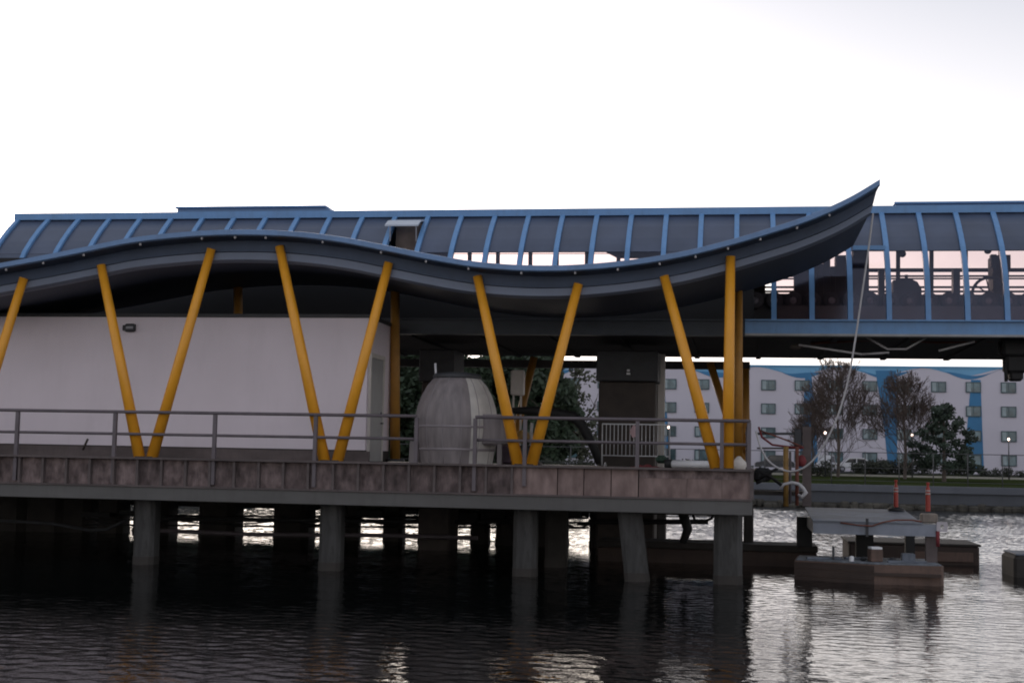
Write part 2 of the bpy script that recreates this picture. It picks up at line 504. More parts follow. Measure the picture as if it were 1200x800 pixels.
# ------------------------------------------------------------------ far shore
YW = 107.0                     # face of the seawall
g = MB()
gx = [-420, -160, -90, -50, -20, 0, 20, 45, 80, 150, 420]
gy = [YW + .6, 112, 125, 140, 150, 158, 170, 186, 230, 400, 900]
gz = [1.62, 1.75, 1.9, 2.05, 2.12, 2.2, 2.32, 2.42, 2.5, 2.6, 3]
vs = [(x, y, z + .08 * math.sin(x * .11 + y * .07)) for y, z in zip(gy, gz) for x in gx]
fs = [(j * 11 + i, j * 11 + i + 1, (j + 1) * 11 + i + 1, (j + 1) * 11 + i) for j in range(10) for i in range(10)]
tag(g.add(vs, fs, True).build('lawn_ground', M_['grass']), kind='structure')


def gzat(y):
    return float(np.interp(y, gy, gz))


tag(MB().box(-60, 34, 146, 148.2, 2.0, 2.26).build('footpath', M_['path']), kind='structure')
tag(MB().box(-60, 60, 164, 176, 2.0, 2.44).build('car_park', M_['asphalt']), kind='structure')

sw = thing('seawall', (8, YW, 0), 'long low grey concrete seawall along the far lake shore', 'seawall')
MB().box(-300, 300, YW, YW + .8, .40, 1.22).build('wall_face', M_['seawall'], sw)
MB().box(-300, 300, YW - .18, YW + .8, 1.223, 1.72).build('coping', M_['seawall_cap'], sw)
t = MB()
for i in range(260):
    x = -60 + 110 * i / 259 + random.uniform(-.2, .2)
    t.cbox((x, YW - .1 + random.uniform(-.25, .35), .12 + random.uniform(-.1, .12)), random.uniform(.4, .9), random.uniform(.5, .9), random.uniform(.35, .7), random.uniform(0, 3), .12)
t.box(-300, 300, YW + .02, YW + .7, -.6, .398)
t.build('rock_toe', M_['seabase'], sw)

fn = thing('boundary_fence', (8, YW + 1.6, 1.6), 'tall thin grey wire fence on posts along the far shore lawn', 'fence')
fy, ft = YW + 1.6, 4.1
MB().tube([(-60, fy, ft), (40, fy, ft)], .03, 6).build('top_rail', M_['fence'], fn)
MB().tube([(-60, fy, 2.95), (40, fy, 2.95)], .02, 6).build('wire', M_['fence'], fn)
MB().tube([(-60, fy, 2.0), (40, fy, 2.0)], .02, 6).build('wire', M_['fence'], fn)
p0 = MB().tube([(-30, fy, 1.5), (-30, fy, ft + .05)], .04, 6).build('post', M_['fence'], fn)
for i in range(1, 26):
    copy_part(p0, fn, dx=i * 2.45)

# ------------------------------------------------------------------ hotel beyond the lawn
HY = 185.0
hx0, hx1 = XU(300, HY), XU(1345, HY)
htop = P(1000, 430.2, Y=HY).z
hl = thing('hotel_block', ((hx0 + hx1) / 2, HY, 2.4), 'long four storey white hotel block with blue painted waves across the lake', 'building')
MB().box(hx0, hx1, HY, HY + 16, 1.5, htop).build('wall', M_['hotel'], hl)
MB().box(hx0 - .15, hx1 + .15, HY - .12, HY + 16.15, htop + .003, htop + .22).build('parapet', M_['hotel_light'], hl)


def wave_band(us, vtop, vbot, off, name, m):
    b = MB()
    for k in range(len(us) - 1):
        a0 = P(us[k], vtop[k], Y=HY); a1 = P(us[k + 1], vtop[k + 1], Y=HY)
        b0 = P(us[k], vbot[k], Y=HY); b1 = P(us[k + 1], vbot[k + 1], Y=HY)
        b.prism([(a0.x, min(a0.z, htop - .01)), (a1.x, min(a1.z, htop - .01)), (b1.x, b1.z), (b0.x, b0.z)], HY - off, HY - .002)
    return b.build(name, m, hl)


us = list(range(310, 1341, 10))
low = [435 + 4.5 * math.sin((u - 1108) / 100 * math.pi) * 0 + 4.5 * math.cos((u - 1130) / 98 * 2 * math.pi) for u in us]
wave_band(us, [424] * len(us), [v + .0075 * (u - 1000) for u, v in zip(us, low)], .02, 'light_wave_paint', M_['hotel_light'])
us2 = [u + 6 for u in range(310, 1331, 6)]
lo2 = [436.5 + 7.0 * math.cos((u - 1136) / 98 * 2 * math.pi) + .0075 * (u - 1000) for u in us2]
up2 = [min(l - .3, 436 + 2.2 * math.cos((u - 1136) / 98 * 2 * math.pi) + 1.2 * math.sin(u / 9.) + .0075 * (u - 1000)) for u, l in zip(us2, lo2)]
wave_band(us2, up2, lo2, .035, 'dark_wave_paint', M_['hotel_blue'])


def stripe(pts):
    poly = [P(u, v, Y=HY) for u, v in pts]
    MB().prism([(p.x, p.z) for p in poly], HY - .05, HY - .003).build('blue_stripe_paint', M_['hotel_blue'], hl)


stripe([(944, 436), (951, 440), (955, 480), (959, 548), (936, 548), (940, 500)])
stripe([(1026, 434), (1050, 434), (1052, 480), (1051, 549), (1041, 549), (1036, 500)])
stripe([(1138, 445), (1149, 445), (1151, 500), (1153, 550), (1125, 550), (1133, 505)])
stripe([(771, 440), (777, 440), (783, 500), (786, 546), (770, 546)])
stripe([(610, 434), (640, 434), (640, 545), (622, 545)])
stripe([(1232, 440), (1250, 440), (1253, 550), (1236, 550)])

wf = MB(); wg = MB(); wc = MB()
ww, wh = 1.85, 1.35
wf.box(-ww / 2, ww / 2, -.09, .0, -wh / 2, -wh / 2 + .12).box(-ww / 2, ww / 2, -.09, 0, wh / 2 - .12, wh / 2)
wf.box(-ww / 2, -ww / 2 + .12, -.09, 0, -wh / 2 + .12, wh / 2 - .12).box(ww / 2 - .12, ww / 2, -.09, 0, -wh / 2 + .12, wh / 2 - .12)
wf.box(-.04, .04, -.085, 0, -wh / 2 + .12, wh / 2 - .12)
wg.box(-ww / 2 + .12, ww / 2 - .12, -.055, -.052 + .03, -wh / 2 + .12, wh / 2 - .12)
wc.box(-.78, -.3, -.06, -.056, -wh / 2 + .13, wh / 2 - .13)
sp = (XU(1182, HY) - XU(784, HY)) / 10
xw0 = XU(784, HY)
rows = [P(1000, v, Y=HY).z for v in (452.2, 480, 508.3, 536.3)]
proto = None
for i in range(-10, 13):
    for j, z in enumerate(rows):
        if i in (-10, -9, -8, -7) and j > 1:
            continue
        x = xw0 + i * sp
        if proto is None:
            o = wf.build('window', M_['winframe']); o.parent = hl
            pane = wg.build('pane', M_['glass']); pane.parent = o
            cu = wc.build('curtain', M_['curtain']); cu.parent = o
            proto = o
        else:
            o = copy_part(proto, hl)
        o.location = (x - hl.location.x, -.052, z - hl.location.z)


# ------------------------------------------------------------------ vegetation
def leaf_cloud(mb, centres, n, size, flat=.7):
    """many small leaf quads round clump centres (c, radius)"""
    for c, r in centres:
        k = int(n * (r ** 2))
        for _ in range(k):
            d = Vector(rng.normal(0, 1, 3)).normalized() * r * (rng.random() ** .4)
            p = Vector(c) + Vector((d.x, d.y, d.z * flat))
            a = Vector(rng.normal(0, 1, 3)).normalized(); b = a.orthogonal().normalized()
            s = size * (.6 + .8 * rng.random())
            mb.add([p - a * s - b * s * .5, p + a * s - b * s * .5, p + a * s * .8 + b * s * .5, p - a * s * .7 + b * s * .6], [(0, 1, 2, 3)])


def limbs(mb, p, d, length, r, depth, spread=.55, n=(2, 3), up=.12, ends=None, minr=.02):
    q = p + d * length
    midp = p + d * length * .5 + Vector(rng.normal(0, .04, 3)) * length
    mb.tube([p, midp, q], [r, r * .85, r * .7], 5 if r > .06 else 3, cap=False)
    if depth == 0:
        if ends is not None: ends.append(q)
        return
    for _ in range(random.randint(*n)):
        nd = (d + Vector(rng.normal(0, spread, 3)) + Vector((0, 0, up))).normalized()
        limbs(mb, p + d * length * random.uniform(.55, 1), nd, length * random.uniform(.62, .85), max(minr, r * .62), depth - 1, spread, n, up, ends, minr)


def bare_tree(x, y, h, label, spread=.42, wide=1.0):
    z = gzat(y)
    t = thing('bare_tree', (x, y, z), label, 'tree', 'bare trees in front of the hotel')
    tr = MB()
    tr.tube([(x, y, z - .2), (x + .1, y, z + h * .25), (x - .1, y, z + h * .55), (x, y, z + h * .8)], [.17, .13, .09, .04], 8, cap=False)
    tr.build('trunk', M_['bark'], t)
    c = MB()
    for k in range(44):
        f = .06 + .76 * k / 43
        a = k * 2.4 + rng.random()
        out = (1 - f) * .85 + .12
        d = Vector((math.cos(a) * .6, math.sin(a) * .6, .75)).normalized()
        limbs(c, Vector((x, y, z + h * f * .95)), d, h * .20 * out * wide + .25, .032, 5, spread, (2, 3), .22, None, .017)
    c.build('crown', M_['twig'], t)
    return t


def leafy_tree(x, y, h, r, m, label, group, n=60, size=.22, name='leafy_tree', low=.25, flat=.8, k=26):
    z = gzat(y)
    t = thing(name, (x, y, z), label, 'tree', group)
    tr = MB(); ends = []
    tr.tube([(x, y, z - .2), (x + .15, y, z + h * .2), (x, y, z + h * .4)], [.28, .22, .17], 8, cap=False)
    for q in range(6):
        a = q * 1.05 + rng.random()
        limbs(tr, Vector((x, y, z + h * (.2 + .04 * q))), Vector((math.cos(a), math.sin(a), .9)).normalized(), h * .2, .09, 2, .4, (2, 2), .1, ends, .025)
    tr.build('trunk', M_['bark'], t)
    c = MB(); cs = []
    for _ in range(k):
        a = rng.random() * 6.28; hh = low + (1 - low) * rng.random()
        rr = r * (.35 + .65 * math.sin(math.pi * min(1, max(.12, (hh - low) / (1 - low) * .85 + .12)))) * (rng.random() ** .5) * .85
        cs.append(((x + rr * math.cos(a), y + rr * math.sin(a), z + hh * h * .93), r * random.uniform(.22, .42)))
    leaf_cloud(c, cs, n, size, flat)
    c.build('crown', m, t)
    return t


bare_tree(XU(982, 140), 140, 11.6, 'taller bare brown tree left of the blue stripe on the hotel', .36, 1.25)
bare_tree(XU(1060, 136), 136, 10.2, 'wide bare brown tree between the central blue stripe and the dark evergreen', .38, 1.2)
bare_tree(XU(952, 168), 168, 8.5, 'small thin bare tree beside the hotel stripe nearest the yellow columns', .34)


def conifer(x, y, h, label):
    z = gzat(y)
    t = thing('evergreen_tree', (x, y, z), label, 'tree')
    MB().tube([(x, y, z - .2), (x, y, z + h * .8)], [.2, .05], 8, cap=False).build('trunk', M_['bark'], t)
    c = MB(); cs = []
    for k in range(46):
        hh = .16 + .8 * (k / 45)
        rr = 3.5 * (1 - hh) ** .5 * (.45 + .55 * rng.random())
        a = k * 2.4
        cs.append(((x + rr * math.cos(a), y + rr * math.sin(a), z + hh * h), .75 * (1.2 - .6 * hh)))
    leaf_cloud(c, cs, 150, .16, .6)
    c.build('crown', M_['pine'], t)


conifer(XU(1106, 130), 130, 6.9, 'dark bushy evergreen tree on the far lawn near the seawall')

tl = [(-60, 136, 12.4, 5.2, 'unseen dark tree beyond the far left end of the pier'),  # first six are hidden, added to block low sky glow and darken the water
      (40, 132, 11.6, 4.9, 'unseen dark tree beyond the shed, left of the first whole yellow V'),
      (135, 136, 12.2, 5.0, 'unseen dark tree beyond the shed behind the first whole yellow V'),
      (225, 130, 11.4, 4.8, 'unseen dark tree beyond the shed between the two yellow Vs before it'),
      (315, 134, 12.0, 5.0, 'unseen dark tree beyond the shed, left of the yellow V at its door end'),
      (405, 129, 11.5, 4.8, 'unseen dark tree beyond the door end of the shed'),
      (487, 128, 11.2, 4.4, 'dark tree beyond the barrel shaped tank, close to the white shed corner'),
      (535, 124, 10.4, 4.2, 'dark tree straight behind the top of the barrel shaped tank'),
      (584, 130, 10.8, 4.3, 'dark tree behind the left leg of the yellow V beside the tank'),
      (628, 126, 11.0, 3.9, 'dark tree seen through the yellow V beside the tank')]
for u, y, h, r, lab in tl:
    leafy_tree(XU(u, y), y, h, r, M_['leaf'], lab, 'dark trees on the far shore', n=190, size=.25, low=.03, k=74)
leafy_tree(XU(680, 133), 133, 10.6, 2.7, M_['leaf2'], 'loose speckled tree left of the dark support pillar', None, n=52, size=.17, low=.12, k=30)


def shrub(u, y, r, h, label, group='shrubs in front of the hotel'):
    x = XU(u, y); z = gzat(y)
    t = thing('shrub', (x, y, z), label, 'shrub', group)
    c = MB(); cs = [((x + random.uniform(-r, r), y + random.uniform(-.5, .5), z + h * random.uniform(.25, .7)), h * .5) for _ in range(int(r * 7))]
    leaf_cloud(c, cs, 170, .11, .8)
    c.build('crown', M_['shrub'], t)
    s = MB()
    for k in range(5):
        s.tube([(x + random.uniform(-.2, .2), y, z - .1), (x + random.uniform(-r * .6, r * .6), y, z + h * .5)], .025, 5)
    s.build('stem', M_['bark'], t)


shrub(1048, 160, 3.2, 1.9, 'long low brown shrub beneath the two big bare trees')
shrub(1180, 158, 2.6, 1.1, 'low dark shrub under the last blue hotel stripe window row')
shrub(1018, 158, 1.9, 1.5, 'dark shrub beside the parked silver car')
shrub(1118, 150, 1.7, 1.6, 'round shrub at the foot of the dark evergreen')
shrub(958, 140, 1.2, 1.5, 'black green shrub behind the grey mooring post')
shrub(800, 150, 4.2, 1.3, 'wide low shrub behind the white pipe')
shrub(668, 120, 2.6, 1.4, 'low shrub at the foot of the speckled tree')


# lamp posts
def lamp(u, v, y, label):
    p = P(u, v, Y=y); z = gzat(y)
    t = thing('lamp_post', (p.x, y, z), label, 'street lamp', 'lit lamp posts on the far shore')
    MB().tube([(p.x, y, z - .1), (p.x, y, p.z - .2)], [.07, .045], 8).build('post', M_['dark'], t)
    MB().lathe((p.x, y, p.z), [(.02, -.13), (.08, -.09), (.115, 0), (.08, .09), (.03, .13)], 12).build('globe', M_['lamp'], t)
    MB().lathe((p.x, y, p.z), [(.2, .15), (.15, .2), (.03, .25)], 12).build('cap', M_['dark'], t)


lamp(967, 507, 138, 'lit lamp beside the blue stripe nearest the yellow columns')
lamp(1069, 509.5, 146, 'lit lamp between the wide bare tree and the dark evergreen')
lamp(1182, 514.5, 146, 'lit lamp in front of the hotel wall right of the evergreen')
lamp(783.5, 500.5, 142, 'lit lamp at the end of the steel barricade')
lamp(697, 513, 140, 'lit lamp low beside the speckled tree')


# parked cars
def car(u, y, m, label, rz=0, h=1.62):
    x = XU(u, y); z = 2.445
    t = thing('parked_car', (0, 0, 0), label, 'car', 'cars parked by the hotel')
    prof = [(-2.2, .35), (-2.25, .75), (-2.05, .92), (-1.35, 1.0), (2.0, 1.02), (2.2, .85), (2.22, .35)]
    b = MB().prism(prof, -.86, .86)
    cab = [(-1.35, 1.0), (-.6, h - .04), (.0, h), (1.2, h - .03), (1.95, 1.01)]
    b.prism(cab, -.72, .72)
    b.build('body', m, t, recalc=True)
    gl = MB().prism([(-1.12, 1.06), (-.55, h - .13), (.2, h - .1), (.2, 1.06)], -.735, .735)
    gl.prism([(.3, 1.06), (.3, h - .1), (1.15, h - .13), (1.62, 1.06)], -.735, .735)
    gl.build('side_glass', M_['carglass'], t, recalc=True)
    for sx in (-1.4, 1.35):
        for sy in (-.8, .8):
            wv = MB().lathe((sx, sy, .33), [(.05, -.12), (.3, -.12), (.33, -.08), (.33, .08), (.3, .12), (.05, .12)], 18, 'y')
            wo_ = wv.build('wheel', M_['tyre'], t)
            MB().lathe((sx, sy + (.125 if sy > 0 else -.125), .33), [(.01, 0), (.19, 0), (.2, -.01 if sy > 0 else .01)], 14, 'y').build('rim', M_['rim'], wo_)
    for sy in (-.62, .62):
        MB().cbox((-2.24, sy, .72), .06, .3, .14, 0, .02).build('headlight', M_['reflect'], t)
    t.location = (x, y, z); t.rotation_euler = (0, 0, rz)
    return t


car(1000, 168, M_['carwhite'], 'silver white car parked under the taller bare tree', .1)
car(968, 171, M_['carwhite'], 'white van-like car half hidden behind the small bare tree', 1.3, 1.9)
car(908, 166, M_['cardark'], 'dark car parked behind the yellow mooring pole', .05, 1.75)

# ------------------------------------------------------------------ gondola station
ST = thing('station_building', (-8, 46, 6.8), 'long blue barrel roofed cable car station raised over the lake', 'building')
YG = 42.35
xl, xr = P(18, 251, Y=44.85).x, 16.0
arc = [(42.5, 7.26), (42.58, 7.75), (42.67, 8.18), (42.82, 8.65), (43.05, 9.1), (43.36, 9.55), (43.77, 9.97), (44.27, 10.42), (44.85, 10.86)]
arc_p = [a for a in arc if a[1] >= 9.0]
# panel lower limit
ZP = P(1100, 293, Y=43.28).z


def arc_y(z):
    return float(np.interp(z, [a[1] for a in arc], [a[0] for a in arc]))


r1, r2 = P(55, 253, Y=44.7).x, P(1164, 249, Y=44.7).x
RS = (r2 - r1) / 28
rib = MB()
nrib = len(arc)
prev = None
vs = []; fs = []
for k, (y, z) in enumerate(arc):
    a = arc[max(k - 1, 0)]; b = arc[min(k + 1, nrib - 1)]
    ty, tz = b[0] - a[0], b[1] - a[1]
    ln = math.hypot(ty, tz); ny_, nz_ = -tz / ln, ty / ln
    for (dx, o) in ((-.075, .07), (.075, .07), (.075, -.09), (-.075, -.09)):
        vs.append((dx, y + ny_ * o, z + nz_ * o))
for k in range(nrib - 1):
    for j in range(4):
        fs.append((k * 4 + j, k * 4 + (j + 1) % 4, (k + 1) * 4 + (j + 1) % 4, (k + 1) * 4 + j))
fs += [(0, 1, 2, 3), (nrib * 4 - 1, nrib * 4 - 2, nrib * 4 - 3, nrib * 4 - 4)]
rib.add(vs, fs)
ribp = rib.build('roof_rib', M_['blue'], ST, recalc=True)
XOPEN = P(888, 340, Y=42.6).x
ribs_ = MB(); kk_ = 4
ribs_.add(vs[kk_ * 4 - 4:], [tuple(i - (kk_ * 4 - 4) for i in f) for f in fs if min(f) >= kk_ * 4 - 4] + [(0, 1, 2, 3)])
rib_short = ribs_.build('roof_rib', M_['blue'], ST, recalc=True)
rib_short.location.x = r1 - RS
rib_xs = [r1 - RS]
k = 0; used_full = False
while r1 + k * RS < xr - .3:
    x = r1 + k * RS
    if x < XOPEN:
        copy_part(rib_short, ST).location.x = x
    elif not used_full:
        ribp.location.x = x; used_full = True
    else:
        copy_part(ribp, ST).location.x = x
    rib_xs.append(x); k += 1
# panels
zz = [ZP, 9.75, 9.97, 10.2, 10.42, 10.64, 10.86]


def bay(xa, xb, zlist, name, m, thick=.04):
    b = MB(); vs = []
    for z in zlist:
        y = arc_y(z)
        vs += [(xa, y + .02, z), (xb, y + .02, z)]
    n = len(zlist)
    vs += [(x, y + thick, z - .02) for x, y, z in vs]
    fs = [(2 * i, 2 * i + 1, 2 * i + 3, 2 * i + 2) for i in range(n - 1)]
    o = 2 * n
    fs += [(o + 2 * i, o + 2 * i + 2, o + 2 * i + 3, o + 2 * i + 1) for i in range(n - 1)]
    fs += [(0, o, o + 1, 1), (2 * n - 2, 2 * n - 1, o + 2 * n - 1, o + 2 * n - 2)]
    b.add(vs, fs, False)
    return b.build(name, m, ST, recalc=True)


hatch_bay = None
for i in range(len(rib_xs) - 1):
    xa, xb = rib_xs[i] + .078, rib_xs[i + 1] - .078
    u_mid = 55 + (i - .5) * 39.6
    if i == 12:
        hatch_bay = (xa, xb)
        bay(xa, xb, [10.7, 10.78, 10.86], 'roof_panel', M_['panel'])
        continue
    # beyond the open stretch the front sheeting reaches lower
    bay(xa, xb, zz, 'roof_panel', M_['panel'])
    if rib_xs[i + 1] < P(500, 300, Y=43).x or P(760, 300, Y=43).x < rib_xs[i] < XOPEN - .6:
        bay(xa, xb, [8.62, 9.1, ZP - .012], 'lower_panel', M_['panel'])
    else:
        bay(xa, xb, [7.32, 7.75, 8.2, 8.65, 9.1, ZP - .012] if rib_xs[i] > XOPEN - .3 else [8.62, 9.1, ZP - .012], 'clear_panel', M_['clear'], .012)
# open hatch
xa, xb = hatch_bay
hb = MB(); vs = []
ft0 = (arc_y(10.66) - .12, 10.72)
flap = [(ft0[0], ft0[1]), (ft0[0] - .45, ft0[1] - .10), (ft0[0] - .85, ft0[1] - .30)]
for y, z in flap:
    vs += [(xa - .12, y, z), (xb + .02, y, z)]
vs += [(x, y, z - .05) for x, y, z in vs]
hb.add(vs, [(0, 1, 3, 2), (2, 3, 5, 4), (6, 8, 9, 7), (8, 10, 11, 9), (4, 5, 11, 10), (0, 2, 8, 6), (2, 4, 10, 8), (1, 7, 9, 3), (3, 9, 11, 5)])
hat = hb.build('roof_hatch', mat('pale_hatch_flap', (.42, .46, .52), .35, var=.08), ST, recalc=True)
hz0 = 8.95
MB().bar((xa, arc_y(hz0 + .15) - .02, hz0 + .2), (xb, arc_y(hz0 + .15) - .02, hz0 + .2), .12, .1).build('hatch_sill', M_['blue'], hat)
st_ = MB()
st_.bar((xa + .05, flap[2][0] + .02, flap[2][1]), (xa + .05, arc_y(9.9), 9.9), .03).bar((xb - .05, flap[2][0] + .02, flap[2][1]), (xb - .05, arc_y(9.9), 9.9), .03)
st_.build('stay', M_['rim'], hat)
MB().box(xa + .01, xb - .01, 44.6, 44.66, 8.4, 10.62).build('inner_screen', mat('brown_inner_screen', (.24, .19, .17), .8, var=.3, scale=2), ST)

# ridge beam, roof plates, raised vents
MB().box(xl, xr, 44.78, 45.15, 10.87, 11.10).build('ridge_beam', M_['blue'], ST)
b = MB()
b.prism([(0, 0)], 0, 0) if False else None
prof = [(45.16, 10.98), (48.2, 11.25), (52.4, 11.05), (52.4, 10.86), (48.2, 11.05), (45.16, 10.85)]
b.add([(x, y, z) for x in (xl + .02, xr) for y, z in prof], [tuple(range(6)), tuple(range(11, 5, -1))] + [(k, k + 6, (k + 1) % 6 + 6, (k + 1) % 6) for k in range(6)])
b.build('roof_deck', M_['roofsteel'], ST, recalc=True)


def vent(ua, ub, v):
    x0 = P(ua, v, Y=46).x; x1 = P(ub, v, Y=46).x
    zt = P((ua + ub) / 2, v, Y=46).z
    m = MB().prism([(x0, 11.0), (x0, zt), (x1 - .25, zt), (x1, zt - .22), (x1, 11.0)], 46, 50.4)
    m.build('raised_vent', M_['roofsteel'], ST, recalc=True)
    MB().box(x0 - .06, x1 - .28, 45.9, 50.5, zt + .003, zt + .06).build('vent_cap', M_['blue'], ST)


vent(208, 392, 243.8)
vent(1050, 1340, 238.0)

# girder, floor, soffit beams
XGS = P(873, 385, Y=YG).x
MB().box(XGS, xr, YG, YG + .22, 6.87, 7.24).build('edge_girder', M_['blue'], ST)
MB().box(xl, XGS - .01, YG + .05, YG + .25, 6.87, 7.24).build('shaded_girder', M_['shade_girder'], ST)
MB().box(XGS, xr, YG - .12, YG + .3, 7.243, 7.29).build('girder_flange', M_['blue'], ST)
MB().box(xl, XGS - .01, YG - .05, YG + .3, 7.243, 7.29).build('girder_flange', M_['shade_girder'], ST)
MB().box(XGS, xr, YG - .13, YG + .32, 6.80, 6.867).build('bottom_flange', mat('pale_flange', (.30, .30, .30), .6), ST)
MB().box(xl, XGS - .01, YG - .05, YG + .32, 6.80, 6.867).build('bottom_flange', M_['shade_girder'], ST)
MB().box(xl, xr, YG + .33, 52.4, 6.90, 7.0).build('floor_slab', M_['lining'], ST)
sb = MB()
x = xl + 1
while x < xr:
    sb.box(x, x + .18, YG + .34, 52.3, 6.84, 6.897)
    x += 2.2
sb.build('floor_joists', M_['lining'], ST)
# guard screens between ribs (lower part)
ZS = P(1100, 359, Y=42.75).z
g0 = MB().box(-RS / 2 + .09, RS / 2 - .09, 42.62, 42.66, 7.3, ZS)
gp = g0.build('guard_screen', M_['screen'], ST)
first_g = True
for xx in rib_xs:
    if xx < XOPEN: continue
    o = gp if first_g else copy_part(gp, ST)
    o.location.x = xx + RS / 2; first_g = False
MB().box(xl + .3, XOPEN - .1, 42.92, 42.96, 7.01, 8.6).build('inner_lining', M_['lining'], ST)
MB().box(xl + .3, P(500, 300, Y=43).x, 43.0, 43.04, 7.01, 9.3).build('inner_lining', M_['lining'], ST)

# cross bar beside the canopy tip
xa_, xb_ = P(1000, 290, Y=42.6).x, P(1038, 291, Y=42.6).x
MB().bar((xa_, 42.75, P(1015, 290.5, Y=42.75).z), (xb_, 42.75, P(1015, 290.5, Y=42.75).z), .12, .13).build('cross_bar', M_['blue'], ST)
# end arc frame on the left
# back walls and far posts
YB = 52.2
def bwall(ua, ub, ztop0, ztop1, zbot=7.0, v=310):
    x0, x1 = P(ua, v, Y=YB).x, P(ub, v, Y=YB).x
    return MB().prism([(x0, zbot), (x0, ztop0), (x1, ztop1), (x1, zbot)], YB, YB + .12)
bw = bwall(-40, 512, 10.9, 10.9)
bw.add([(P(512, 310, Y=YB).x + .004, y, z) for y in (YB, YB + .12) for z in (9.0, 10.9)] + [(P(527, 310, Y=YB).x, y, z) for y in (YB, YB + .12) for z in (10.86, 10.9)],
       [(0, 4, 5, 1), (2, 3, 7, 6), (0, 2, 6, 4)])
bw.build('back_wall', M_['dark'], ST, recalc=True)
def zb_at(u, v):
    return P(u, v, Y=YB).z


def bx_at(u):
    return P(u, 305, Y=YB).x


MB().prism([(bx_at(703), 10.9), (bx_at(724), zb_at(724, 302.5)), (bx_at(897.5), zb_at(897, 302.5)), (bx_at(897.5), 10.9)], YB, YB + .12).build('hanging_screen', M_['dark'], ST, recalc=True)
MB().prism([(bx_at(768), 9.0), (bx_at(768), zb_at(768, 302.5) - .004), (bx_at(897), zb_at(897, 302.5) - .004), (bx_at(897), 9.0)], YB, YB + .12).build('back_wall', M_['dark'], ST, recalc=True)
MB().prism([(bx_at(512.5), 7.0), (bx_at(512.5), 9.2), (bx_at(700), 9.2), (bx_at(730), zb_at(730, 306)), (bx_at(767.5), zb_at(767.5, 305)), (bx_at(767.5), 7.0)], YB, YB + .12).build('parapet_screen', M_['dark'], ST, recalc=True)
fp = MB().bar((0, YB - .1, 6.9), (.0, YB - .35, 10.95), .14, .14).build('far_post', M_['darkbrown'], ST)
us_far = [551, 584, 622, 653, 688, 725, 1004, 1052, 1091, 1131, 1172, 1215]
for i, u in enumerate(us_far):
    o = fp if i == 0 else copy_part(fp, ST)
    o.location.x = P(u, 310, Y=YB - .2).x

# inner dark equipment wall and cabinets
x0 = P(897, 330, Y=47.2).x
MB().box(xl + .6, x0, 47.2, 47.35, 7.0, 8.9).build('machine_screen', M_['dark'], ST)
rl = MB()
for v, rr in ((316.5, .07), (323.5, .035), (326.5, .03), (336.5, .04), (341.5, .04)):
    z = P(1100, v, Y=47.0).z
    rl.tube([(P(880, v, Y=47).x, 47, z), (xr, 47, z)], rr, 6)
rl.build('guide_rail', M_['darkbrown'], ST)
rl2 = MB()
for v in (296.5, 311.0):
    z = P(625, v + 1, Y=50).z
    rl2.tube([(P(500, v, Y=50).x, 50, z), (P(740, v, Y=50).x, 50, z)], .03 if v > 300 else .015, 6)
rl2.build('far_guide_rail', M_['darkbrown'], ST)


def at_box(mb, ua, ub, va, vb, Y, d):
    a = P(ua, va, Y=Y); b = P(ub, vb, Y=Y)
    mb.box(a.x, b.x, Y, Y + d, b.z, a.z)
    return mb


cb = MB()
for (ua, ub, va) in ((931, 957, 300), (957.5, 965, 309), (965.5, 973, 301), (973.5, 979, 312), (979.5, 999, 299), (1000, 1018.5, 291)):
    at_box(cb, ua, ub, va, 376, 44.6, .7)
at_box(cb, 886, 905, 343, 376, 44.6, .5); at_box(cb, 905, 930.5, 344, 376, 44.6, .5)
cb.build('machine_cabinet', M_['dark'], ST)
for ua, ub in ((1030, 1037), (1117, 1125.5)):
    at_box(MB(), ua, ub, 315.5, 376, 45.5, .4).build('rail_support', M_['dark'], ST)
tw = MB(); at_box(tw, 1163.5, 1183, 299, 376, 45.0, .9); at_box(tw, 1161.5, 1168, 298, 312, 44.9, .3); at_box(tw, 1179, 1184.5, 298.5, 316, 44.9, .3)
tw.build('control_tower', M_['darkbrown'], ST)

# ------------------------------------------------------------------ machinery on the platform
YT = 44.0
zt_ = P(1100, 352.5, Y=YT).z
ty_l = P(885, 352, Y=YT).x
TC = thing('tyre_conveyor', (P(1060, 352, Y=YT).x, YT, 7.0), 'row of small drive tyres on a dark beam inside the station', 'conveyor')
MB().box(ty_l - .2, xr - .5, YT + .16, YT + .4, zt_ - .9, zt_ + .215).build('beam', M_['dark'], TC)
lg = MB()
for i in range(9):
    lg.box(ty_l + i * 1.9, ty_l + i * 1.9 + .12, YT + .2, YT + .34, 7.0, zt_ - .903)
lg.build('beam_legs', M_['dark'], TC)
x = ty_l
first = None
while x < xr - .8:
    if first is None:
        first = MB().lathe((x, YT, zt_), [(.11, -.09), (.24, -.09), (.265, -.05), (.265, .05), (.24, .09), (.11, .09)], 20, 'y').build('tyre', M_['tyre'], TC)
        MB().lathe((x, YT, zt_), [(.02, -.07), (.11, -.06), (.12, -.02), (.12, .05), (.02, .06)], 16, 'y').build('rim', M_['rim'], first)
        x_f = x
    else:
        copy_part(first, TC, dx=x - x_f)
    x += .575
mt = thing('drive_motor', (P(1064, 345, Y=44.9).x, 44.9, 7.9), 'grey hooded drive motor between two roof ribs above the drive tyres', 'motor')
a = P(1047, 328, Y=44.9); b2 = P(1080, 346, Y=44.9)
MB().prism([(a.x, b2.z - .2), (a.x, a.z), (b2.x - .3, a.z + .03), (b2.x - .12, a.z - .06), (b2.x, a.z - .28), (b2.x, b2.z - .2)], 44.9, 45.6).build('hood', M_['dark'], mt, recalc=True)
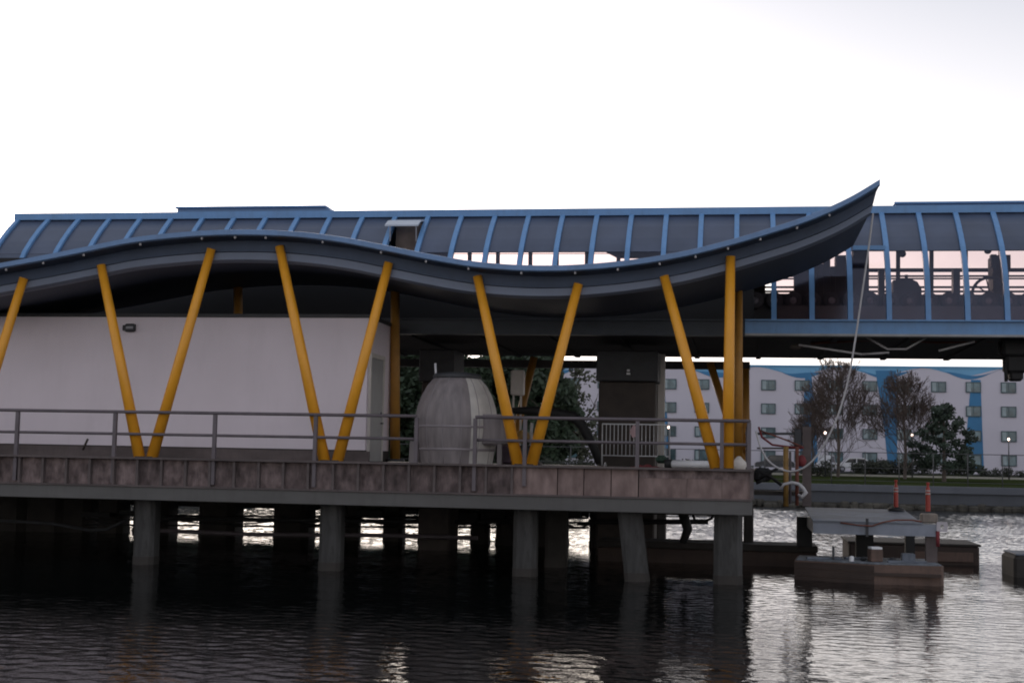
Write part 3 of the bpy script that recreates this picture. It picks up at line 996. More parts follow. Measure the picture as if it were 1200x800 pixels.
MB().tube([((a.x + b2.x) / 2, 45.2, a.z + .02), ((a.x + b2.x) / 2, 45.2, a.z + .2)], .05, 8).build('lifting_eye', M_['darkbrown'], mt)
MB().box(a.x + .05, b2.x - .05, 45.0, 45.5, 7.0, b2.z - .203).build('pedestal', M_['dark'], mt)
shv = thing('sheave_wheel', (P(1160, 345, Y=44.7).x, 44.7, 7.9), 'spoked rope wheel beside the tall dark control tower', 'wheel')
c = P(1160, 345, Y=44.7)
rr = .52
MB().tube([(c.x + rr * math.cos(t_), 44.7, c.z + rr * math.sin(t_)) for t_ in np.linspace(0, 2 * math.pi, 33)], .045, 6).build('rim', M_['darkbrown'], shv)
spk = MB()
for k in range(8):
    t_ = k * math.pi / 4 + .2
    spk.bar((c.x, 44.7, c.z), (c.x + rr * math.cos(t_), 44.7, c.z + rr * math.sin(t_)), .035)
spk.build('spokes', M_['darkbrown'], shv)
MB().lathe((c.x, 44.7, c.z), [(.01, -.1), (.09, -.1), (.09, .1), (.01, .1)], 12, 'y').build('hub', M_['dark'], shv)
MB().box(c.x - .06, c.x + .06, 44.82, 44.92, 7.0, c.z).build('stand', M_['dark'], shv)
for (u, v, lab) in ((1057, 298, 'small floodlight on the far post above the grey motor'), (1157, 294, 'small floodlight under the roof edge beside the control tower')):
    p = P(u, v, Y=50.5)
    fl = thing('floodlight', (p.x, 50.5, p.z), lab, 'floodlight')
    MB().lathe((p.x, 50.4, p.z), [(.02, .2), (.10, .16), (.13, -.02), (.11, -.03), (.02, -.03)], 12, 'y').build('housing', M_['dark'], fl)
    MB().tube([(p.x, 50.5, p.z), (p.x + .05, 50.9, p.z + .3)], .03, 6).build('bracket', M_['darkbrown'], fl)

# ------------------------------------------------------------------ wave canopy
rim_px = [(-140, 337), (-70, 327), (0, 315), (50, 306), (100, 296), (150, 286), (200, 280), (250, 276.5), (300, 276), (350, 278.5), (400, 284.5), (450, 294), (500, 304), (550, 312.5),
          (600, 317), (650, 318), (700, 315.5), (750, 310), (800, 301.5), (850, 289.5), (900, 275), (950, 258.5), (1000, 236), (1031, 217.5)]
RY = 35.7
pts = [P(u, v - 3, Y=RY) for u, v in rim_px]
px_ = np.array([p.x for p in pts]); pz_ = np.array([p.z for p in pts])
# smooth cubic (Hermite) through the points
mz = np.gradient(pz_, px_)
cx = np.linspace(px_[0], px_[-1], 170)


def hermite(x):
    i = int(np.clip(np.searchsorted(px_, x) - 1, 0, len(px_) - 2))
    h = px_[i + 1] - px_[i]; s = (x - px_[i]) / h
    return ((1 + 2 * s) * (1 - s) ** 2 * pz_[i] + s * (1 - s) ** 2 * h * mz[i] + s * s * (3 - 2 * s) * pz_[i + 1] + s * s * (s - 1) * h * mz[i + 1])


cz = np.array([hermite(x) for x in cx])
CN = thing('wave_canopy', (-8, 36, 8), 'long wavy navy canopy with a blue rim rising to a pointed tip', 'canopy')
T_ = .10
MB().sweep(cx, cz, [(RY - .05, T_ - .02), (RY + .06, T_), (RY + .10, -.07), (RY, -.08), (RY - .06, -.05)]).build('rim', M_['rimblue'], CN, recalc=True)
ntip = len(cx) - 1
cx2, cz2 = cx[:ntip], cz[:ntip]


def dxs(dz):   # tip leans back towards the building as the fascia drops
    return dz


MB().sweep(cx, cz, [(RY + .10, -.05, 0), (RY + .60, -.11, -.03), (RY + .66, -.40, -.10), (RY + 1.0, -.40, -.10), (RY + 1.02, 0.0, 0), (RY + .1, .03, 0)]).build('fascia', M_['fascia'], CN, recalc=True)
MB().sweep(cx, cz, [(RY + .90, -.403, -.10), (RY + .665, -.42, -.10), (RY + .64, -.62, -.16), (RY + .78, -.68, -.17), (RY + 1.02, -.66, -.17), (RY + 1.02, -.405, -.1)]).build('lower_lip', M_['lip'], CN, recalc=True)
MB().sweep(cx, cz, [(RY + 1.023, -.60, -.17), (41.95, -.62, -.17), (41.95, -.54, -.17), (RY + 1.023, -.53, -.17)]).build('soffit', M_['soffit'], CN, recalc=True)
MB().sweep(cx, cz, [(RY + 1.023, -.02, -.02), (42.0, -.08, -.02), (42.0, -.16, -.02), (RY + 1.023, -.10, -.02)]).build('top_sheet', M_['roofsteel'], CN, recalc=True)
# end closure at the tip
xe, ze = cx[-1], cz[-1]
MB().add([(xe - .17, RY + 1.02, ze - .585), (xe - .17, 41.9, ze - .6), (xe - .02, 41.95, ze - .1), (xe - .02, RY + 1.02, ze - .05),
          (xe - .20, RY + 1.02, ze - .585), (xe - .20, 41.9, ze - .6), (xe - .05, 41.95, ze - .1), (xe - .05, RY + 1.02, ze - .05)],
         [(0, 1, 2, 3), (7, 6, 5, 4), (0, 4, 5, 1), (1, 5, 6, 2), (2, 6, 7, 3), (3, 7, 4, 0)]).build('end_plate', M_['fascia'], CN, recalc=True)
# clips under the rim
clip = None
for u in (7, 50, 97, 163, 235, 274, 310, 377, 446, 499, 549, 611, 674, 724, 773, 815, 853, 891, 934, 972):
    x = P(u, 300, Y=RY).x; z = hermite(x)
    if clip is None:
        clip = MB().cbox((x, RY + .05, z - .115), .05, .06, .07, 0, .012).build('clip', M_['cable'], CN); cx0, cz0 = x, z
    else:
        copy_part(clip, CN, dx=x - cx0, dz=z - cz0)
# ------------------------------------------------------------------ yellow V columns
CY = 36.22


def leg_tube(parent, p, q, ra, rb):
    m = MB().tube([p, p + (q - p) * .5, q], [ra, (ra + rb) / 2, rb], 20)
    return m.build('leg', M_['yellow'], parent)


def vcol(base, tops, label):
    bp = P(base[0], base[1], Y=CY)
    bp.z = 2.86
    t = thing('yellow_column', bp, label, 'column', 'yellow V columns along the front of the pier')
    for i, (u, v) in enumerate(tops):
        tp = P(u, v, Y=CY + .05)
        d = (tp - bp).normalized()
        sgn = 1 if u > base[0] else -1
        b0 = bp + Vector((sgn * (.17 if abs(u - base[0]) > 30 else .10), 0, 0))
        leg_tube(t, b0, tp + d * .06, .155, .118)
    MB().cbox((bp.x, bp.y, bp.z + .035), .5, .34, .03, 0, .01).build('base_plate', M_['darkbrown'], t)
    return t


vcol((-43, 528), [(-95, 345), (27, 328)], 'yellow V column cut by the photo edge at the far end')
vcol((171, 531), [(119, 313), (247, 294)], 'yellow V column in front of the white shed wall light')
vcol((388, 536), [(328, 291), (455, 310)], 'yellow V column at the door end of the white shed')
vcol((615, 542), [(560, 326), (677, 335)], 'yellow V column beside the barrel shaped tank')
vcol((848, 547), [(779, 326), (856, 303)], 'yellow V column with one upright leg at the pier end')


def back_col(u, vt, vb, Y, r, label, u2=None, ztop=None):
    a = P(u, vt, Y=Y); b = P(u2 or u, vb, Y=Y)
    dz = (b.z - 2.9)
    if dz > 0:                       # carry it down to the deck
        k = dz / max(.1, a.z - b.z); b = b + (b - a) * k
    t = thing('back_column', (b.x, b.y, b.z), label, 'column', 'yellow columns behind the pier edge')
    MB().tube([b, a], [r, r * .9], 16).build('shaft', M_['yellow_shaded'], t)
    MB().lathe((b.x, b.y, b.z), [(.01, .07), (r + .12, .07), (r + .14, .04), (r + .14, 0)], 16).build('base_plate', M_['dark'], t)
    return t


back_col(463, 322, 536, 41.6, .15, 'upright shaded yellow column at the corner of the white shed')
back_col(279, 330, 372, 41.75, .15, 'upright shaded yellow column behind the white shed roof')
back_col(865.5, 335, 540, 41.6, .13, 'upright yellow column right behind the pier end V column')
back_col(873.5, 432, 540, 50.6, .16, 'shaded yellow column farthest back at the pier end')
back_col(626, 418, 480, 50.2, .15, 'leaning yellow column far back inside the V beside the tank', u2=611)
back_col(832, 425, 478, 50.2, .15, 'leaning shaded yellow column far back inside the pier end V', u2=849)

# ------------------------------------------------------------------ pier deck
DR = P(880, 560, Y=35.9).x
DL = -34.0
DK = thing('pier_deck', (-9, 44, 2.0), 'long pier deck over the lake with plywood faced edge', 'pier')
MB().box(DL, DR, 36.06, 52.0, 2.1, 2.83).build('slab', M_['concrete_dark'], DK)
MB().box(DL, DR + .02, 35.80, 36.5, 2.834, 2.885).build('edge_board', M_['timber'], DK)
MB().box(DL, DR, 36.51, 52.0, 2.834, 2.87).build('deck_surface', M_['timber'], DK)
MB().box(DL, DR + .02, 35.82, 36.055, 2.10, 2.145).build('ledge', M_['timber'], DK)
# steel channel at the bottom
ch = MB().box(DL, DR + .04, 35.86, 35.93, 1.80, 2.09).box(DL, DR + .04, 35.86, 36.1, 1.76, 1.798)
ch.build('edge_channel', M_['channel'], DK)
MB().box(DL, DR - .05, 36.12, 51.8, 1.95, 2.096).build('underside', M_['concrete_dark'], DK)
# plywood panels with studs
xsplit = P(600, 560, Y=35.9).x
x = xsplit; pan = None; std = None; px0 = None
panels = []
xs_l = []
while x > DL + .7:
    xs_l.append(x); x -= .675
for i, x in enumerate(xs_l):
    a, b = x - .675, x
    if pan is None:
        pan = MB().box(a + .004, b - .004, 36.0, 36.052, 2.147, 2.832).build('plywood_panel', M_['ply'], DK); px0 = a
        std = MB().box(b - .03, b + .03, 35.86, 35.998, 2.147, 2.832).build('stud', M_['timber'], DK)
    else:
        copy_part(pan, DK, dx=a - px0); copy_part(std, DK, dx=a - px0)
us_r = [600.5, 653, 684, 716, 748]
xr_ = [P(u, 560, Y=35.9).x for u in us_r]
for i in range(len(xr_) - 1):
    MB().box(xr_[i] + .012, xr_[i + 1] - .012, 35.95, 36.052, 2.147, 2.832).build('plywood_panel', M_['ply_new'], DK)
x = xr_[-1]
xe_ = [x + .012] + [P(u, 560, Y=35.9).x for u in (805, 846)] + [DR - .005]
for i in range(3):
    MB().box(xe_[i] + .004, xe_[i + 1] - .004, 35.95, 36.052, 2.147, 2.62).build('plywood_panel', M_['ply_new'], DK)
MB().box(xe_[0], DR - .005, 35.97, 36.052, 2.623, 2.832).build('top_strip', M_['ply'], DK)
# end face
MB().box(DR - .002, DR + .05, 36.06, 52.0, 2.147, 2.832).build('end_panel', M_['ply'], DK)
MB().box(DR - .03, DR + .07, 35.90, 36.02, 2.147, 4.2 - 1.28).build('end_stud', M_['timber'], DK)
# clutter under the deck: cross beams
bm_ = MB()
for y in (40.5, 44.5, 48.5):
    bm_.box(DL, DR - .1, y, y + .5, 1.55, 1.948)
bm_.box(DL, P(690, 600, Y=51.3).x, 51.3, 51.75, 1.02, 1.948)
bm_.box(P(690, 600, Y=51.3).x + .01, DR - .1, 51.3, 51.75, 1.6, 1.948)
bm_.build('cross_beam', M_['concrete_dark'], DK)

# railing
RY_ = 35.96
RL = thing('pier_railing', (-9, RY_, 2.9), 'grey two rail pipe railing along the front edge of the pier', 'railing')
xg0, xg1 = P(488, 500, Y=RY_).x, P(557, 500, Y=RY_).x
xend = P(878, 500, Y=RY_).x
for z, rr in ((4.09, .045), (3.5, .04)):
    MB().tube([(DL + 1, RY_, z), (xg0, RY_, z)], rr, 10).build('rail', M_['galv'], RL)
    MB().tube([(xg1, RY_, z), (xend, RY_, z), ], rr, 10).build('rail', M_['galv'], RL)
    MB().tube([(xend, RY_ + .05, z), (xend, 51, z)], rr, 10).build('rail', M_['galv'], RL)
pp = None
for u in (-96, 20.5, 135, 252, 370, 488, 557, 615.5, 747, 846, 878):
    x = P(u, 510, Y=RY_).x
    lo = 2.2 if u in (20.5, 135, 252, 370, 557) else 2.89
    if u == 615.5: lo = 2.35
    MB().bar((x, RY_ - (.03 if lo < 2.8 else 0), lo), (x, RY_ - (.03 if lo < 2.8 else 0), 4.05), .095, .095, up=(0, 1, 0)).build('post', M_['galv'], RL)
for y in (39, 42, 45, 48, 51):
    MB().bar((xend, y, 2.88), (xend, y, 4.05), .08, .08).build('post', M_['galv'], RL)

# toe board / kerb under the shed
# ------------------------------------------------------------------ white shed
bx1 = P(430, 450, Y=39.0).x
WB = thing('utility_shed', (-20, 39, 2.87), 'plain white flat roofed shed on the pier under the canopy', 'building')
bt = P(300, 372, Y=39.0).z
MB().box(DL + 1.5, bx1, 39.0, 41.7, 3.2, bt).build('wall', M_['wall'], WB)
MB().box(DL + 1.4, bx1 + .0, 38.93, 41.75, 2.875, 3.197).build('kerb', M_['concrete_dark'], WB)
MB().box(DL + 1.45, bx1 + .05, 38.95, 41.74, bt + .003, bt + .10).build('roof_edge', M_['dark'], WB)
dr = MB().box(bx1 - .01, bx1 + .04, 39.25, 40.65, 2.89, 5.85).build('door', M_['door'], WB)
fr = MB().box(bx1 - .008, bx1 + .07, 39.15, 39.247, 2.89, 5.98).box(bx1 - .008, bx1 + .07, 40.653, 40.75, 2.89, 5.98).box(bx1 - .008, bx1 + .07, 39.25, 40.65, 5.853, 5.98)
fr.build('door_frame', M_['cabinet'], WB)
hd = MB().tube([(bx1 + .04, 40.5, 4.0), (bx1 + .12, 40.5, 4.0), (bx1 + .12, 40.35, 4.0)], .018, 8)
hd.cbox((bx1 + .05, 40.5, 4.25), .03, .08, .16, 0, .01)
hd.build('handle', M_['dark'], dr)
wl = P(153, 384, Y=38.95)
lt = MB().cbox((wl.x, 38.93, wl.z), .30, .14, .24, 0, .03).build('wall_light', M_['dark'], WB)
MB().cbox((wl.x + .01, 38.85, wl.z + .0), .22, .03, .07, 0, .008).build('lens', M_['rim'], lt)
MB().cbox((wl.x - .2, 38.97, wl.z), .1, .06, .16, 0, .01).build('junction_box', M_['dark'], lt)
# timber toe board along the pier edge before the shed
tb = MB().box(DL + 1, bx1 + .6, 37.2, 37.26, 2.875, 3.16).build('toe_board', M_['timber'])
tag(tb, 'long brown timber kick board lying along the pier before the white shed', 'board')
sc = P(100, 515, Y=37.0)
stx = MB().tube([P(97, 527, Y=37.0), P(103, 514, Y=37.0)], .035, 6).build('bent_rod', M_['darkbrown'])
tag(stx, 'short dark rod sticking up from the kick board', 'rod')

# ------------------------------------------------------------------ barrel shaped enclosure on the pier
EX = P(532, 500, Y=36.95)
EG = thing('equipment_enclosure', (EX.x, 37.4, 2.87), 'grey barrel shaped tank with vertical seams filling a gap in the railing', 'tank')
prof = [(.99, 0.02), (1.02, .25), (1.09, .6), (1.115, .95), (1.105, 1.2), (1.05, 1.5), (.95, 1.8), (.80, 2.08), (.66, 2.24), (.63, 2.27), (.02, 2.29)]
NSEG = 14
MB().lathe((EX.x, 37.25, 2.87), prof, 48, smooth=True, a0=R(16), a1=R(302)).build('shell', M_['tarp'], EG)
MB().lathe((EX.x, 37.25, 2.87), prof, 12, smooth=True, a0=R(-58), a1=R(16)).build('lit_side_shell', M_['lit_shell'], EG)
sea = MB()
for k in range(NSEG):
    th = 2 * math.pi * k / NSEG + .1
    sea.tube([(EX.x + (r - .002) * math.cos(th), 37.25 + (r - .002) * math.sin(th), 2.87 + z) for r, z in prof[:-1]], .011, 5)
sea.build('vertical_seams', M_['tarp_seam'], EG)
bd = MB()
bd.lathe((EX.x, 37.25, 2.87), [(1.112, .95), (1.128, .96), (1.128, 1.0), (1.112, 1.01)], 54)
bd.lathe((EX.x, 37.25, 2.87), [(1.03, .34), (1.06, .36), (1.065, .40), (1.05, .42)], 54)
bd.build('hoop_band', M_['tarp_seam'], EG)
MB().lathe((EX.x, 37.25, 5.15), [(.64, 0), (.66, .06), (.6, .12), (.3, .16), (.02, .17)], 32).build('lid', M_['dark'], EG)
# end ring facing the open side
ob = MB()
ob.cbox((EX.x + 1.15, 36.9, 3.75), .75, .7, .75, 0, .06)
ob.build('outlet_box', M_['tarp'], EG)
MB().cbox((EX.x + 1.1, 36.95, 4.16), .95, .78, .06, 0, .015).build('outlet_lid', M_['tarp_seam'], EG)
MB().tube([(EX.x - .55, 37.1, 5.1), (EX.x - .58, 37.1, 5.55)], .03, 6).build('lifting_rod', M_['alu'], EG)
MB().bar((EX.x - 1.02, 36.6, 2.88), (EX.x - 1.0, 36.6, 3.45), .2, .06).bar((EX.x + 1.3, 36.6, 2.88), (EX.x + 1.3, 36.6, 3.5), .12, .06).build('foot_bracket', M_['tarp'], EG)

# ------------------------------------------------------------------ support pillars of the station
def pillar(u, wpx, Y, label, vtop=None):
    a = P(u - wpx / 2, 450, Y=Y).x; b = P(u + wpx / 2, 450, Y=Y).x
    t = thing('support_pillar', ((a + b) / 2, Y, -1), label, 'pillar', 'dark pillars carrying the station')
    zc = P(u, 447, Y=Y).z
    MB().cbox(((a + b) / 2, Y + .8, (zc - 1) / 2), b - a, 1.6, zc + 1, 0, .05).build('shaft', M_['darkbrown'], t)
    MB().cbox(((a + b) / 2, Y + .75, (zc + 6.61) / 2 + .002), b - a + .14, 1.8, 6.61 - zc, 0, .03).build('head_box', M_['dark'], t)
    return t, a, b


t, a, b = pillar(735, 67, 46.0, 'broad dark pillar behind the steel barricade')
sg = P(736.5, 436, Y=45.83)
so_ = MB().box(sg.x - .08, sg.x + .08, 45.80, 45.83, sg.z - .12, sg.z + .12).build('notice_plate', M_['dark'], t)
MB().box(sg.x - .045, sg.x + .045, 45.785, 45.797, sg.z + .02, sg.z + .09).box(sg.x - .06, sg.x + .06, 45.785, 45.797, sg.z - .08, sg.z - .02).build('label_plate', M_['white'], so_)
pillar(512, 36, 46.0, 'narrow dark pillar rising behind the barrel shaped tank')
pillar(1330, 60, 46.0, 'dark pillar beyond the photo edge under the station') if False else None
p = P(773.5, 431, Y=47.5)
tag(MB().bar((p.x, 47.5, 2.88), (p.x, 47.5, 6.62), .34, .3).build('steel_post', M_['cabinet']), 'pale upright post at the right side of the broad dark pillar', 'post')
# long service beam below the slab
x0, x1 = P(440, 425, Y=51.0).x, P(879, 425, Y=51.0).x
zb = P(640, 425.5, Y=51).z
tag(MB().box(x0, x1, 51.0, 51.3, zb - .16, zb + .12).build('service_beam', M_['dark']), 'long thin dark beam hung under the back of the station', 'beam')
hg = P(1187, 420, Y=43.6)
HM = thing('hanging_machine', (hg.x, 43.6, hg.z), 'black machinery block hanging under the station beside the bright gap', 'machine')
hm = MB().cbox((hg.x + .2, 43.9, hg.z + .35), .95, .9, .55, 0, .06).cbox((hg.x + .1, 43.9, hg.z - .15), .6, .7, .55, 0, .08).cbox((hg.x + .12, 43.9, hg.z - .5), .38, .5, .3, 0, .06)
hm.build('body', M_['black'], HM)
MB().tube([P(1178, 424, Y=43.6), P(1179, 447, Y=43.6)], .05, 8).build('hanging_rod', M_['black'], HM)
MB().tube([P(1172, 400, Y=43.8), P(1170, 415, Y=43.8), P(1180, 420, Y=43.8)], .06, 8).build('hose', M_['black'], HM)
# braces under the slab
BR = thing('brace_frame', (P(1040, 405, Y=43).x, 43, 6.5), 'pale diagonal braces under the station girder', 'brace')
for pts_ in ([(936, 404), (1010, 415)], [(1014, 394), (1040, 409), (1062, 409), (1086, 395)], [(1100, 411), (1142, 400)], [(1010, 415), (1042, 413)]):
    MB().tube([P(u, v, Y=43.2) for u, v in pts_], .035, 6).build('brace', M_['cable'], BR)
MB().cbox(P(933, 406.5, Y=43.3), .35, .2, .16, 0, .05).build('joint_box', M_['darkbrown'], BR)
tag(MB().tube([P(950, 402, Y=45), P(1040, 397, Y=45), P(1100, 401, Y=45), P(1165, 399, Y=45)], .05, 6).build('service_pipe', M_['rust']), 'thin rusty red pipe running under the station floor', 'pipe')

# ------------------------------------------------------------------ piles
def pile(u, vb, wpx, Y, label, tilt=0, m='concrete', n=4, top=1.79):
    p = P(u, vb, Y=Y)
    wd = wpx / 43.0
    h = wd / 2
    t = thing('pier_pile', (p.x, Y, 0), label, 'pile', 'concrete piles under the pier')
    c = h * .35
    poly = [(-h + c, -h), (h - c, -h), (h, -h + c), (h, h - c), (h - c, h), (-h + c, h), (-h, h - c), (-h, -h + c)]
    mb = MB(); vs = []
    for z, k in ((-1.5, 1), (0.0, 1), (top, 1)):
        for (x, y) in poly:
            vs.append((p.x + x - tilt * (z / 1.8), Y + y, z))
    fs = [(r_ * 8 + k, r_ * 8 + (k + 1) % 8, (r_ + 1) * 8 + (k + 1) % 8, (r_ + 1) * 8 + k) for r_ in range(2) for k in range(8)]
    fs.append(tuple(16 + k for k in range(8)))
    mb.add(vs, fs).build('shaft', M_[m], t)
    mb2 = MB(); vs = []
    for z in (-.4, .22):
        for (x, y) in poly:
            vs.append((p.x + x * 1.03 - tilt * (z / 1.8), Y + y * 1.03, z))
    mb2.add(vs, [(k, (k + 1) % 8, (k + 1) % 8 + 8, k + 8) for k in range(8)] + [tuple(8 + k for k in range(8))]).build('waterline_stain', M_['concrete_dark'], t)


pile(171, 655, 25, 36.75, 'front pile below the yellow V at the shed wall light')
pile(388, 662, 25, 36.75, 'front pile below the yellow V at the shed door')
pile(615.5, 668, 26, 36.9, 'front pile below the yellow V beside the tank')
pile(747, 675, 26, 36.6, 'leaning front pile beneath the barricade', tilt=.22)
pile(853, 678, 31, 36.75, 'thickest front pile at the pier end')
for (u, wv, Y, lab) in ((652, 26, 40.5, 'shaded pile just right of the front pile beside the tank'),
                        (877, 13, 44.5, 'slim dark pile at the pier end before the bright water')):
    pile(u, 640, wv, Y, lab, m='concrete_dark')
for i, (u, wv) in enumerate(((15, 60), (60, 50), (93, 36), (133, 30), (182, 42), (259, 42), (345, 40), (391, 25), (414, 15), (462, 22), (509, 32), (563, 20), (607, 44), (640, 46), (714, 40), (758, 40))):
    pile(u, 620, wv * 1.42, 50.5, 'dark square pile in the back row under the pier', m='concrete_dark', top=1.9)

# pipes under the pier
CT = thing('cable_tray', (P(480, 600, Y=49.5).x, 49.5, 1.2), 'ragged dark cable tray with drooping cables under the pier', 'cable tray')
for (ua, ub, va, vb) in ((95, 128, 600, 606), (140, 162, 598, 603), (418, 447, 597, 606), (470, 488, 597, 602), (455, 500, 606, 608), (520, 560, 600, 609), (563, 592, 598, 613), (520, 548, 613, 615), (664, 680, 600, 606), (676, 694, 612, 616), (200, 242, 604, 605.5), (278, 326, 606, 607.5), (362, 380, 605, 607)):
    a = P(ua, va, Y=49.5); b = P(ub, vb, Y=49.5)
    MB().box(a.x, b.x, 49.5, 49.8, b.z, a.z).build('tray', M_['black'], CT)
for v in (603.5, 609, 615):
    MB().tube([P(95, v - 1, Y=50.0), P(330, v + 1.5, Y=50.0), P(690, v + 3, Y=50.0)], .042, 6).build('conduit', M_['black'], CT)
for (ua, ub, v, sag) in ((100, 210, 606, 9), (205, 330, 609, 5), (415, 500, 604, 10), (500, 600, 606, 8), (655, 700, 604, 14), (330, 420, 603, 12)):
    MB().tube([P(ua + (ub - ua) * f, v + sag * 4 * f * (1 - f), Y=49.3) for f in np.linspace(0, 1, 9)], .035, 6).build('cable', M_['black'], CT)
UP = [
    ('drain_pipe', [(180, 621), (300, 626), (452, 627), (560, 630)], 45.0, .07, 'galv', 'long pale pipe hung under the pier near the water'),
    ('drain_pipe', [(-10, 609), (60, 613), (105, 621), (125, 620), (150, 608)], 42.0, .05, 'dark', 'sagging dark pipe under the shed end of the pier'),
    ('drain_pipe', [(190, 607), (480, 611), (600, 611)], 47.0, .07, 'black', 'straight black pipe high under the pier'),
    ('drain_pipe', [(690, 611), (775, 611), (830, 611)], 43.0, .075, 'black', 'thick black pipe joining the pier end pile'),
]
for nme, pts_, Y, r_, mm, lab in UP:
    tag(MB().tube([P(u, v, Y=Y) for u, v in pts_], r_, 8).build(nme, M_[mm]), lab, 'pipe')
hs_ = [P(812, 603, Y=40), P(815, 611, Y=40), P(825, 611, Y=40), P(834, 607, Y=40), P(838, 600, Y=40)]
tag(MB().tube(hs_, .04, 8).build('hose_loop', M_['black']), 'black hose looping below the pier beside the end pile', 'hose')
tag(MB().tube([P(799, 597, Y=42), P(806, 620, Y=42), P(800, 636, Y=42)], [.16, .14, .11], 8).build('dangling_sack', M_['black']), 'black bundle hanging under the pier end', 'bundle')
tag(MB().tube([P(777, 605, Y=43.5), P(838, 605, Y=43.5)], .018, 6).build('cable_run', M_['darkbrown']), 'thin cable strung under the pier end', 'cable')

# ------------------------------------------------------------------ things on the pier
# steel barricade
by = 43.5
ba, bb = P(706, 500, Y=by).x, P(785, 500, Y=by).x
BC = thing('steel_barricade', ((ba + bb) / 2, by, 2.87), 'grey steel crowd barricade with upright bars before the broad pillar', 'barricade')
zt2, zb2 = P(745, 497, Y=by).z, P(745, 534, Y=by).z
MB().tube([(ba, by, 2.9), (ba, by, zt2), (bb, by, zt2), (bb, by, 2.9)], .024, 8).build('frame', M_['alu'], BC)
MB().tube([(ba, by, zb2), (bb, by, zb2)], .018, 6).build('bottom_rail', M_['alu'], BC)
b0 = None
nb = 17
for i in range(1, nb):
    x = ba + (bb - ba) * i / nb
    if b0 is None:
        b0 = MB().tube([(x, by, zb2), (x, by, zt2)], .011, 6).build('bar', M_['alu'], BC); xb0 = x
    else:
        copy_part(b0, BC, dx=x - xb0)
for x in (ba + .1, bb - .1):
    MB().tube([(x, by - .3, 2.89), (x, by, 2.98), (x, by + .3, 2.89)], .02, 6).build('foot', M_['alu'], BC)
p = P(742, 505, Y=43.4)
tag(MB().add([(p.x - .12, 43.42, p.z - .02), (p.x, 43.40, p.z + .19), (p.x + .12, 43.42, p.z + .14), (p.x + .10, 43.41, p.z - .16), (p.x - .02, 43.4, p.z - .2),
              (p.x - .12, 43.47, p.z - .02), (p.x, 43.45, p.z + .19), (p.x + .12, 43.47, p.z + .14), (p.x + .10, 43.46, p.z - .16), (p.x - .02, 43.45, p.z - .2)],
             [(0, 1, 2, 3, 4), (9, 8, 7, 6, 5)] + [(k, k + 5, (k + 1) % 5 + 5, (k + 1) % 5) for k in range(5)]).build('pink_rag', mat('pink_rag_cloth', (.52, .36, .38), .9)), 'pale pink rag hung on the steel barricade', 'rag')
# white pipe
a = P(783, 542, Y=38.6); b = P(843, 545, Y=38.4)
a.z = b.z = 2.885 + .10
WP = thing('white_pipe', (a.x, a.y, 2.885), 'long white plastic pipe lying on the pier beside the yellow columns', 'pipe')
MB().tube([a, b + Vector((.25, 0, 0))], .105, 16).build('pipe', M_['white'], WP)
MB().lathe((a.x, a.y, a.z), [(.075, -.1), (.125, -.1), (.13, 0), (.11, .12)], 16, 'x').build('dark_collar', M_['black'], WP)
tag(MB().cbox(P(775, 538, Y=38.7), .30, .25, .22, .3, .07).build('cable_bundle', mat('dark_green_bundle', (.02, .045, .03), .8, var=.5, scale=9)), 'small dark green bundle at the end of the white pipe', 'bundle')
rb = MB(); c = P(757, 543, Y=38.9)
vs = []
for j in range(5):
    for i in range(14):
        x = c.x - .45 + .07 * i; y = 38.7 + .12 * j
        vs.append((x, y, 2.88 + .10 * math.exp(-((i - 6.5) / 4) ** 2) * (.6 + .4 * math.sin(i * 1.7 + j)) * (1 if 0 < j < 4 else .1)))
rb.add(vs, [(j * 14 + i, j * 14 + i + 1, (j + 1) * 14 + i + 1, (j + 1) * 14 + i) for j in range(4) for i in range(13)], True)
tag(rb.build('red_tarp', M_['red']), 'crumpled dark red tarp on the pier behind the railing', 'tarp')
# white bag at the pier end
bag = MB().lathe((P(866, 541, Y=38).x, 38, 2.885), [(.16, 0), (.2, .08), (.19, .18), (.1, .27), (.05, .33), (.02, .34)], 14).build('white_bag', M_['cabinet'])
tag(bag, 'small white bag on the pier behind the last yellow column', 'bag')
# cabinet on legs
ca, cb_ = P(598.5, 433, Y=47.5), P(613, 463, Y=47.5)
CBN = thing('meter_cabinet', ((ca.x + cb_.x) / 2, 47.5, 2.87), 'pale cabinet on thin legs behind the yellow V beside the tank', 'cabinet')
MB().cbox(((ca.x + cb_.x) / 2, 47.7, (ca.z + cb_.z) / 2), cb_.x - ca.x, .4, ca.z - cb_.z, 0, .04).build('box', M_['cabinet'], CBN)
for dx in (.08, .34):
    MB().bar((ca.x + dx, 47.7, 2.88), (ca.x + dx, 47.7, cb_.z), .06).build('leg', M_['cabinet'], CBN)
# black duct
DU = [P(u, v, Y=44.5) for u, v in ((598, 481), (625, 481), (650, 484), (672, 488), (682, 498), (688, 510), (694, 520))]
DU.append(Vector((DU[-1].x + .25, 44.5, 2.95)))
tag(MB().tube(DU, [.10, .14, .16, .17, .16, .15, .14, .13], 12).build('flexible_duct', M_['black']), 'thick black flexible duct bending down behind the railing', 'duct')
eq = P(611, 520, Y=45)
PS = thing('pump_set', (eq.x, 45, 2.87), 'low dark pump on a skid behind the yellow V beside the tank', 'pump')
MB().cbox((eq.x, 45, 3.2), 1.1, .6, .55, 0, .08).build('housing', M_['dark'], PS)
MB().lathe((eq.x + .1, 44.6, 3.75), [(.02, -.12), (.2, -.12), (.22, 0), (.2, .3), (.02, .3)], 16, 'y').build('motor', M_['pole_yellow'], PS)
MB().cbox((eq.x, 45, 2.91), 1.3, .7, .07, 0, .01).build('skid', M_['darkbrown'], PS)
